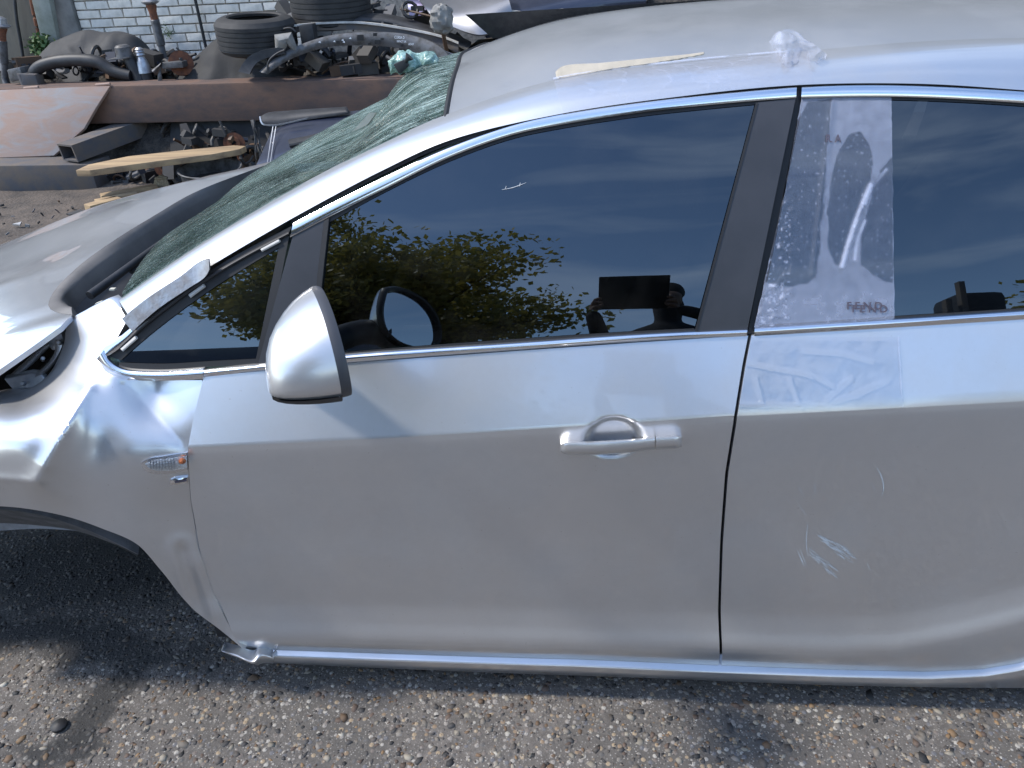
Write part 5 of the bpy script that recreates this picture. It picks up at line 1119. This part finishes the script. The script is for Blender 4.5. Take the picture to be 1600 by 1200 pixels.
# suspension legs
def strut(pa, pb, Y, label):
    a, b = P(*pa, Y), P(*pb, Y); ax = a-b; L_ = np.linalg.norm(ax); r_ = .034
    s_ = thing('suspension_strut', label, 'car part', (b[0], b[1], 0), 'suspension struts')
    lathe('damper_tube', [(0, 0), (r_*.8, 0), (r_*.8, L_*.26), (r_*1.05, L_*.27), (r_*1.05, L_*.62), (r_*.9, L_*.63)], b, ax, M['grey_part'], s_, n=18)
    lathe('rusty_collar', [(r_*.9, L_*.62), (r_*.95, L_*.74), (r_*1.3, L_*.82), (r_*1.1, L_*.84)], b, ax, M['rust'], s_, n=18)
    mt = lathe('top_mount', [(r_*1.1, L_*.83), (r_*2.1, L_*.86), (r_*2.2, L_*.88), (r_*1.4, L_*.9), (r_*1.2, L_*.98), (r_*.6, L_), (0, L_)], b, ax, M['zinc'], s_, n=7)
    tube('knuckle', [b+ax*.02, b+np.array([.02, -.03, -.08]), np.array([b[0]+.02, b[1]-.02, 0.])], [.03, .045, .04], M['grey_part'], s_, n=8)
strut((231, -12), (259, 100), 5.75, 'upright suspension strut with rusty collar in front of the bricks')
strut((1, 26), (8, 124), 5.6, 'upright suspension strut with rusty collar at the left edge')
# black curved pipe and small castings
tag(tube('curved_pipe', [P(48, 128, 5.45), P(58, 108, 5.45), P(85, 97, 5.45), P(130, 94, 5.45), P(155, 98, 5.45), P(175, 110, 5.45), P(205, 118, 5.45)], [.045, .05, .05, .05, .052, .05, .045], M['black_plastic'], None, smoothn=40, n=14), 'thick black curved rubber hose lying along the long beam', 'hose')
em = P(196, 90, 5.5); ee = thing('engine_mount', 'grey engine mount with round cap on a flange above the beam', 'car part', (em[0], em[1], 0))
lathe('cap', [(0, .10), (.045, .10), (.062, .085), (.07, .0), (.0, .0)], em, (0, -.05, 1), M['grey_part'], ee, n=20); obox('flange', em+np.array([-.12, -.07, .0]), em+np.array([.07, -.07, .012]), .012, .16, M['grey_part'], ee, bev=.003); tube('leg', [em+np.array([.03, 0, 0]), em+np.array([.08, -.02, -.14]), em+np.array([.10, -.02, -em[2]])], [.05, .05, .04], M['black_plastic'], ee)
kn = P(219, 84, 5.5); kk = thing('damper_top', 'bright ribbed metal knob beside the grey engine mount', 'car part', (kn[0], kn[1], 0)); lathe('ribbed_knob', [(0, .05), (.02, .05), (.036, .035), (.03, .028), (.037, .015), (.03, .008), (.037, -.01), (.025, -.02), (.045, -.06), (.06, -.15)], kn, (0, 0, 1), M['zinc'], kk, n=18); tube('stem', [kn+np.array([0, 0, -.14]), np.array([kn[0], kn[1], 0])], .05, M['black_plastic'], kk)
cl_ = P(262, 102, 5.45); cp = thing('brake_caliper', 'rusty brake caliper with disc at the foot of the upright strut', 'car part', (cl_[0], cl_[1], 0))
lathe('disc', [(.02, -.012), (.10, -.012), (.10, .012), (.02, .012)], P(283, 99, 5.5), (.5, -.7, .3), M['rust'], cp, n=26); obox('caliper', P(250, 98, 5.4), P(284, 96, 5.4), .05, .10, M['grey_part'], cp, bev=.01); tube('bracket', [P(240, 112, 5.4), P(252, 100, 5.4), P(250, 118, 5.4), P(250, 220, 5.4)], .018, M['grey_part'], cp)
b0 = P(36, 114, 5.4); bk = thing('scrap_block', 'small dark angular metal block at the left end of the beam', 'car part', (b0[0], b0[1], 0)); obox('block', b0+np.array([-.14, 0, .03]), b0+np.array([.0, -.02, .05]), .10, .12, M['grey_part'], bk, bev=.012); obox('block', b0+np.array([.0, -.05, .0]), b0+np.array([.13, -.04, -.01]), .10, .12, M['steel_grey'], bk, bev=.012); tube('leg', [b0, np.array([b0[0], b0[1]+.05, 0])], .05, M['steel_grey'], bk)

# bumper carriers
def strip3(name, topc, botc, m_, parent, nu=50, back=(0, .03, 0), bulge=.0, nv=5):
    a = spl(topc, nu); b = spl(botc, nu); G = np.zeros((nv, nu, 3))
    for i, t in enumerate(np.linspace(0, 1, nv)):
        for j in range(nu): q = a[j]+(b[j]-a[j])*t; G[i, j] = P(q[0], q[1], q[2]-bulge*math.sin(math.pi*t))
    return grid(name, G, m_, parent, back=back, angle=50)
fr_ = thing('front_carrier', 'curved dark front-end carrier with white marker writing, behind the windscreen', 'car part', (-2, 5.2, 0))
c1t = [(405, 112, 5.0), (428, 92, 5.05), (455, 76, 5.1), (505, 58, 5.15), (560, 51, 5.15), (640, 55, 5.12), (690, 75, 5.05), (715, 110, 5.0)]
c1b = [(418, 116, 5.0), (440, 100, 5.05), (465, 88, 5.1), (510, 74, 5.15), (560, 71, 5.15), (636, 78, 5.12), (680, 96, 5.05), (700, 118, 5.0)]
ca_ = strip3('carrier_panel', c1t, c1b, M['grey_part'], fr_, bulge=.015)
strip3('carrier_leg', [(372, 112, 4.95), (392, 86, 5.0), (440, 74, 5.05)], [(390, 116, 4.95), (402, 98, 5.0), (446, 84, 5.05)], M['black_plastic'], fr_)
def on_c(px, py): return P(px, py, 5.10)
for (x, y, w, h_) in ((563, 59, 10, 9), (590, 66, 9, 7), (597, 61, 5, 3), (528, 66, 5, 4), (577, 69, 4, 4), (586, 54, 6, 5), (628, 71, 4, 4)):
    prism('hole', [P(x-w/2, y-h_/2, 5.105), P(x+w/2, y-h_/2, 5.105), P(x+w/2, y+h_/2, 5.105), P(x-w/2, y+h_/2, 5.105)], (0, .004, 0), M['rubber'], ca_)
for tx, x, y, s_, ro in (('CORSA D', 616, 60, 6.0, .05), ('IMPACT UK', 620, 66, 4.6, .04), ('ADAM', 638, 70.5, 5.0, .03)):
    print_on('marker_writing', tx, x, y, s_, lambda a, b: P(a, b, 5.085), M['chalk'], ca_, sx=.62, rot=ro)
for x, y in ((497, 66), (520, 65), (533, 63), (535, 66), (545, 60)): prism('paint_fleck', [P(x, y, 5.09), P(x+3, y-2, 5.09), P(x+4, y+1, 5.09)], (0, .003, 0), M['chalk'], ca_)
bu = thing('bumper_beam', 'black curved bumper with pale top edge lying behind the front carrier', 'bumper', (-1.8, 5.6, 0))
strip3('bumper_skin', [(466, 36, 5.5), (520, 26, 5.6), (600, 22, 5.65), (665, 38, 5.6), (720, 58, 5.5), (736, 66, 5.4)], [(470, 60, 5.4), (520, 40, 5.5), (600, 34, 5.55), (660, 52, 5.5), (715, 72, 5.4), (733, 82, 5.3)], M['black_plastic'], bu, bulge=.03)
strip3('pale_edge', [(446, 40, 5.36), (500, 35, 5.42), (560, 34, 5.46), (625, 42, 5.44), (690, 56, 5.36), (716, 66, 5.3)], [(446, 43, 5.36), (500, 38, 5.42), (560, 37, 5.46), (625, 45, 5.44), (690, 59, 5.36), (716, 69, 5.3)], M['white_stuff'], bu, nv=3)
strip3('crash_bar', [(446, 44, 5.38), (500, 39, 5.44), (560, 38, 5.48), (625, 46, 5.46), (690, 60, 5.38), (716, 70, 5.32)], [(446, 52, 5.38), (500, 48, 5.44), (560, 47, 5.48), (625, 56, 5.46), (690, 72, 5.38), (716, 84, 5.32)], M['steel_grey'], bu)
obox('end_bracket', P(466, 40, 5.3), P(488, 37, 5.3), .19, .1, M['black_plastic'], bu, bev=.01)
gm = thing('grille_mesh', 'torn piece of silver grille mesh at the end of the carrier', 'grille', (P(690, 80, 5.2)[0], 5.2, 0))
for k in range(13):
    u = k/12.; tube('wire', [P(672+u*38, 72+u*14, 5.18), P(676+u*34, 90+u*8, 5.17)], .004, M['zinc'], gm, n=5); 
for k in range(6):
    v = k/5.; tube('wire', [P(672+v*3, 72+v*17, 5.175), P(712-v*3, 86+v*12, 5.175)], .003, M['zinc'], gm, n=5)
tag(strip3('plastic_sheet', [(488, 48, 5.7), (520, 47, 5.7)], [(488, 72, 5.65), (512, 66, 5.65)], M['white_stuff'], None), 'pale plastic sheet showing through under the bumper bar', 'sheet')
for lab, path in (('thin black cable looping beside the lying tyre', [(436, 74, 5.2), (434, 58, 5.2), (440, 47, 5.2), (455, 44, 5.2), (462, 50, 5.2)]), ('thin black cable looping down to the beam', [(418, 112, 5.0), (420, 96, 5.0), (432, 84, 5.0), (445, 78, 5.0)])):
    tag(tube('cable_loop', [P(*q) for q in path], .008, M['black_plastic'], None, smoothn=24, n=6), lab, 'cable', 'cable loops')
cf = P(446, 68, 5.1); tag(mesh('crumpled_rag', *(lambda o: o)(tube_vf([cf+np.array([-.06, 0, -.06]), cf+np.array([-.02, -.02, .03]), cf+np.array([.03, 0, .04]), cf+np.array([.07, .01, -.05])], [.03, .06, .05, .02], 9)), M['rag'], None), 'crumpled dirty white rag beside the lying tyre', 'rag')

# car panels on the right of the heap
wg = thing('loose_wing', 'loose silver-grey car wing lying on the heap behind the roof', 'car part', (-.8, 5.6, 0))
strip3('wing_panel', [(640, -20, 5.8), (690, -14, 5.7), (740, -18, 5.6), (790, -20, 5.5)], [(672, 22, 5.4), (708, 42, 5.3), (755, 54, 5.2), (803, 28, 5.3)], M['grey_paint'], wg, bulge=.08, nv=14, back=(0, .01, -.01))
pw = thing('purple_panel', 'dark violet painted car panel behind the loose silver wing', 'car part', (-1.0, 5.9, 0))
strip3('panel', [(632, -20, 6.0), (680, -24, 5.95), (740, -30, 5.9)], [(640, 24, 5.75), (672, 22, 5.7), (690, 6, 5.75)], mat('violet_paint', (.07, .06, .14), .3, .4, (.05, .055, .12), nscale=4, coat=.8), pw, bulge=.05, nv=8)
bg_ = P(690, 30, 5.05); bgg = thing('plastic_bag', 'crumpled dirty grey-white plastic bag on the end of the bumper', 'bag', (bg_[0], bg_[1], 0))
Gb = np.zeros((16, 26, 3))
for i in range(16):
    v = i/15.*math.pi
    for j in range(26):
        a = j/25.*2*math.pi; r = .085*(math.sin(v)**.6)*(1+.30*fbm((math.cos(a)*2.5, math.sin(a)*2.5, v*2.5), 1)+.10*abs(fbm((math.cos(a)*6, math.sin(a)*6, v*5), 1))); Gb[i, j] = bg_+np.array([r*math.cos(a)*.95, r*math.sin(a), .10*math.cos(v)*(1+.15*fbm((a, v, 3), 1))])
grid('bag_skin', Gb, M['rag'], bgg, angle=30)
ds = thing('door_sill_trim', 'white trim strip with small black arrows on dark panels behind the roof', 'trim', (-.2, 5.5, 0))
strip3('strip', [(780, 13, 5.3), (870, 26, 5.3)], [(780, 20, 5.3), (866, 34, 5.3)], M['white_stuff'], ds)
for x in (792, 815, 838): 
    y = 15+(x-780)*.145; prism('arrow', [P(x, y, 5.295), P(x+4, y+5, 5.295), P(x-4, y+4.4, 5.295)], (0, .004, 0), M['ink'], ds)
dk = thing('dark_bumper', 'navy blue car bumper piled behind the silver roof', 'bumper', (0, 5.7, 0))
strip3('bumper_skin', [(700, -30, 5.9), (800, -30, 5.9), (900, -30, 5.9), (1010, -30, 5.9)], [(760, 60, 5.3), (830, 45, 5.35), (900, 20, 5.5), (1010, 10, 5.6)], M['navy'], dk, bulge=.12, nv=14, back=(0, .02, 0))
tag(obox('white_offcut', P(858, 16, 5.2), P(880, 14, 5.2), .04, .06, M['white_stuff'], None), 'small white offcut on the navy bumper above the roof', 'offcut')
# navy door leaning behind the bonnet
nd = thing('navy_car_door', 'dark navy car door with black trim lying beyond the bonnet corner', 'car door', (-2, 3.7, 0))
pan = strip3('door_skin', [(424, 206, 3.75), (445, 192, 3.8), (520, 178, 3.85), (640, 168, 3.9)], [(392, 276, 3.3), (430, 274, 3.3), (520, 262, 3.35), (660, 240, 3.4)], M['navy'], nd, bulge=.04, nv=12)
strip3('rubbing_strip', [(450, 219, 3.55), (500, 208, 3.58), (566, 184, 3.6)], [(453, 231, 3.5), (504, 220, 3.53), (570, 198, 3.55)], M['black_plastic'], nd, bulge=.03)
fr2 = strip3('window_frame', [(406, 183, 3.8), (414, 178, 3.82), (450, 174, 3.85), (540, 168, 3.85)], [(409, 193, 3.75), (420, 196, 3.75), (460, 190, 3.78), (545, 178, 3.8)], M['black_plastic'], nd, bulge=.02)
strip3('frame_edge', [(405, 182, 3.72), (409, 194, 3.7), (420, 197, 3.7), (480, 186, 3.73)], [(407, 182, 3.72), (411, 193, 3.7), (421, 195, 3.7), (480, 184, 3.73)], M['zinc'], nd, nv=3, back=(0, .01, 0))
for dx in (0, 4.5): strip3('seam_trim', [(426+dx, 197, 3.66), (422+dx, 222, 3.55), (417+dx, 255, 3.36)], [(427+dx, 197, 3.66), (423.2+dx, 222, 3.55), (418.2+dx, 255, 3.36)], M['zinc'], nd, nv=3, back=(0, .006, 0))
for k, (x, y0, y1) in enumerate(((397, 188, 235), (404, 200, 240))): tag(tube('steel_bar', [P(x-2, y0, 4.6), P(x+4, y1, 4.5), PZ(x+8, y1+40, .0)], .018, M['grey_part'], None, n=6), ('thin upright steel bar left of the navy door', 'second upright steel bar, touching the navy door')[k], 'bar', 'upright steel bars')

# small scraps on the far ground
sp_ = PZ(104, 336, GZ+.03); tag(prism('plastic_scrap', [sp_, sp_+np.array([.10, .03, .02]), sp_+np.array([.16, .02, .0]), sp_+np.array([.05, -.03, .0])], (0, 0, .012), M['black_plastic'], None), 'small dark plastic scrap on the ground beyond the bonnet', 'scrap')
sp_ = PZ(20, 352, GZ+.03); tag(prism('metal_scrap', [sp_, sp_+np.array([.06, .02, .01]), sp_+np.array([.07, -.02, .0])], (0, 0, .01), M['zinc'], None), 'tiny bright metal scrap on the ground at the left edge', 'scrap')
sp_ = P(92, 1133, -.03); st = PZ(92, 1133, GZ+.008); tag(lathe('round_stone', [(0, .009), (.012, .0075), (.019, .002), (.018, -.006), (.01, -.01)], st, (0, 0, 1), M['rubber'], None, n=12), 'round black stone on the concrete in front of the car', 'stone')

# ------------------------------------------------------------------ what the windows mirror: the yard behind the photographer
def tree(name, label, x, y, trunk_h, cz, rx, rz, n, seed):
    t_ = thing(name, label, 'tree', (x, y, 0), 'trees mirrored in the side windows')
    rg = np.random.default_rng(seed); r_ = random.Random(seed)
    tube('trunk', [(x, y, 0), (x+.1, y, trunk_h*.5), (x-.05, y, trunk_h), (x, y, cz+rz*.4)], [.16, .13, .10, .03], M['bark'], t_, smoothn=16, n=8)
    pts = []
    for k in range(34):
        a = r_.uniform(0, 6.28); el = r_.uniform(-.35, 1.2); L_ = r_.uniform(.65, 1.02)
        d = np.array([math.cos(a)*math.cos(el)*rx, math.sin(a)*math.cos(el)*rx*.8, math.sin(el)*rz])*L_
        b = np.array([x, y, trunk_h*r_.uniform(.85, 1.0)]); e = np.array([x, y, cz])+d; mid = (b+e)/2+np.array([r_.uniform(-.2, .2), r_.uniform(-.2, .2), .25])
        tube('limb', [b, mid, e], [.06, .035, .012], M['bark'], t_, smoothn=8, n=5)
        c = spl([b, mid, e], 12)[3:]
        for q in c:
            for _ in range(max(1, n//330)): 
                cc = q+rg.standard_normal(3)*np.array([.32, .32, .16]); pts.append(cc+rg.standard_normal((9, 3))*np.array([.13, .13, .07]))
    kind(leaves('crown', np.concatenate(pts), .13, M['leaf'], t_, up=.2), 'stuff')
tree('maple_tree', 'leafy maple tree mirrored in the front door window', -3.9, -9.2, 2.5, 4.5, 3.6, 2.7, 7000, 3)
tree('maple_tree', 'smaller maple tree mirrored at the right edge of the rear window', 9.2, -10.5, 2.6, 4.3, 3.0, 1.6, 3600, 5)
vn = thing('added_dark_van', 'van-shaped dark mass added to blacken the window reflection under the tree', 'van', (-3.4, -6, 0))  # dark mass added behind the camera so the lower windows reflect black
vp = [(-6.3, .42), (-.62, .42), (-.52, .85), (-.62, 1.2), (-1.1, 1.42), (-1.85, 2.2), (-2.2, 2.34), (-6.2, 2.34)]
prism('body', [(x, -5.1, z) for x, z in vp], (0, -1.9, 0), M['navy'], vn, bev=.07)
prism('side_window', [(x, -5.095, z) for x, z in [(-2.9, 1.45), (-1.35, 1.45), (-1.92, 2.08), (-2.9, 2.12)]], (0, -.01, 0), M['glass_dark'], vn)
prism('windscreen', [(-1.13, -5.25, 1.47), (-1.82, -5.25, 2.24), (-1.82, -6.85, 2.24), (-1.13, -6.85, 1.47)], (.012, 0, .012), M['glass_dark'], vn)
prism('side_rail', [(-6.1, -5.085, .8), (-1.9, -5.085, .8), (-1.9, -5.085, .9), (-6.1, -5.085, .9)], (0, -.02, 0), M['black_plastic'], vn)
for x in (-5.2, -1.6):
    for y in (-5.2, -6.9): 
        w_ = lathe('wheel', [(.02, -.11), (.2, -.11), (.33, -.10), (.34, .10), (.2, .11), (.02, .11)], (x, y, .34), (0, 1, 0), M['tyre'], vn, n=24); lathe('rim', [(.0, .125), (.12, .12), (.19, .115), (.2, .1)], (x, y, .34), (0, 1, 0), M['zinc'], w_, n=20)
fk = thing('forklift', 'dark forklift with two mast posts mirrored low in the rear window', 'forklift', (3.8, -6.5, 0))
box8('cab', [(3.52, -6.9, 1.7), (4.05, -6.9, 1.7), (4.05, -6.2, 1.7), (3.52, -6.2, 1.7), (3.54, -6.9, 3.22), (4.03, -6.9, 3.22), (4.03, -6.2, 3.22), (3.54, -6.2, 3.22)], M['black_plastic'], fk, bev=.12)
box8('chassis', [(3.3, -7.3, .3), (4.3, -7.3, .3), (4.3, -5.8, .3), (3.3, -5.8, .3), (3.4, -7.3, 1.75), (4.2, -7.3, 1.75), (4.2, -5.8, 1.75), (3.4, -5.8, 1.75)], M['rust'], fk, bev=.06)
for x, zt_ in ((3.32, 3.02), (3.47, 3.35)): obox('mast_post', (x, -6.1, zt_), (x+.06, -6.1, zt_), 2.9, .10, M['steel_grey'], fk)
for x, y in ((3.4, -6.0), (4.2, -6.0), (3.4, -7.1), (4.2, -7.1)): lathe('wheel', [(.02, -.1), (.2, -.1), (.33, -.09), (.34, .09), (.2, .1), (.02, .1)], (x, y, .34), (1, 0, 0), M['tyre'], fk, n=20)

# ------------------------------------------------------------------ the photographer, seen as a silhouette in the mirror's reflection
def skin_mesh(name, verts, edges, radii, mat_, parent, sub=2):
    me = bpy.data.meshes.new(name); me.from_pydata([tuple(v) for v in verts], edges, []); ob = bpy.data.objects.new(name, me); col.objects.link(ob)
    m_ = ob.modifiers.new('s', 'SKIN'); m_.use_smooth_shade = True
    for k, r in enumerate(radii):
        me.skin_vertices[0].data[k].radius = (r, r) if np.isscalar(r) else r
        me.skin_vertices[0].data[k].use_root = (k == 0)
    ob.modifiers.new('u', 'SUBSURF').levels = sub
    dg = bpy.context.evaluated_depsgraph_get(); ev = bpy.data.meshes.new_from_object(ob.evaluated_get(dg)); bpy.data.objects.remove(ob)
    ev.polygons.foreach_set('use_smooth', [True]*len(ev.polygons)); ev.materials.clear(); return link(ev, name, mat_, parent)
px_, py_ = CAM[0]+.30, CAM[1]-.50
per = thing('person', 'person in dark clothes holding up a tablet, mirrored in the side window', 'person', (px_, py_, 0))
hx, hy, hz_ = CAM[0]+.13, CAM[1]-.03, CAM[2]-.15
V = [(px_, py_, .95), (px_, py_, 1.12), (px_, py_, 1.32), (px_, py_+.01, 1.45), (px_, py_+.02, 1.53), (px_, py_+.03, 1.61), (px_, py_+.035, 1.72),
     (px_-.19, py_, 1.42), (px_-.26, py_+.06, 1.20), (px_-.30, py_+.30, 1.36), (hx-.17, hy-.03, hz_-.01),
     (px_+.19, py_, 1.42), (px_+.30, py_+.04, 1.22), (px_+.30, py_+.32, 1.42), (hx+.17, hy-.03, hz_-.01),
     (px_-.10, py_, .88), (px_-.12, py_+.02, .50), (px_-.13, py_-.02, .09), (px_-.14, py_+.14, .045),
     (px_+.10, py_, .88), (px_+.12, py_+.02, .50), (px_+.13, py_-.02, .09), (px_+.15, py_+.14, .045)]
E_ = [(0, 1), (1, 2), (2, 3), (3, 4), (4, 5), (5, 6), (3, 7), (7, 8), (8, 9), (9, 10), (3, 11), (11, 12), (12, 13), (13, 14), (0, 15), (15, 16), (16, 17), (17, 18), (0, 19), (19, 20), (20, 21), (21, 22)]
Rd = [(.17, .12), (.16, .11), (.18, .12), (.12, .09), .055, (.075, .085), (.085, .10), .075, .055, .045, .032, .075, .055, .045, .032, .095, .07, .05, .035, .095, .07, .05, .035]
cloth = mat('dark_clothing', (.02, .02, .024), .9, 0, (.03, .03, .034), nscale=30, bump=.3, bscale=200)
skinm = mat('skin', (.16, .095, .065), .6)
body = skin_mesh('body', V, E_, Rd, cloth, per)
hair = skin_mesh('hair', [(px_, py_-.01, 1.70), (px_, py_-.01, 1.79), (px_, py_+.04, 1.81)], [(0, 1), (1, 2)], [.09, .085, .06], mat('dark_hair', (.015, .012, .01), .7), per)
fc = (px_, py_+.10, 1.68)
skin_mesh('face', [(px_, py_+.075, 1.62), (px_, py_+.085, 1.68), (px_, py_+.075, 1.74)], [(0, 1), (1, 2)], [.055, .065, .06], skinm, per)
skin_mesh('nose', [(fc[0], fc[1]+.045, 1.70), (fc[0], fc[1]+.062, 1.665)], [(0, 1)], [.009, .013], skinm, per)
for sx in (-1, 1):
    cx_ = hx+sx*.16
    skin_mesh('hand', [(cx_, hy-.03, hz_-.02), (cx_, hy-.02, hz_+.03), (cx_-sx*.005, hy+.0, hz_+.055), (cx_-sx*.03, hy+.004, hz_+.05), (cx_, hy+.005, hz_+.03), (cx_-sx*.035, hy+.006, hz_+.025), (cx_, hy+.004, hz_+.008), (cx_-sx*.03, hy+.006, hz_+.004), (cx_-sx*.01, hy-.035, hz_+.01), (cx_-sx*.035, hy-.04, hz_+.035)],
              [(0, 1), (1, 2), (2, 3), (1, 4), (4, 5), (0, 6), (6, 7), (0, 8), (8, 9)], [.026, .024, .009, .008, .009, .008, .009, .008, .011, .009], skinm, per, sub=1)
b_ = CAM-_f*.022+_R*.125-_U*.075
pc = [b_+_R*sx*.145+_U*sy*.098-_f*(.009 if k else 0) for k in (1, 0) for sx, sy in ((-1, -1), (1, -1), (1, 1), (-1, 1))]
tag(box8('tablet', pc, M['black_plastic'], None, bev=.004), 'black tablet held up by the photographer', 'tablet')
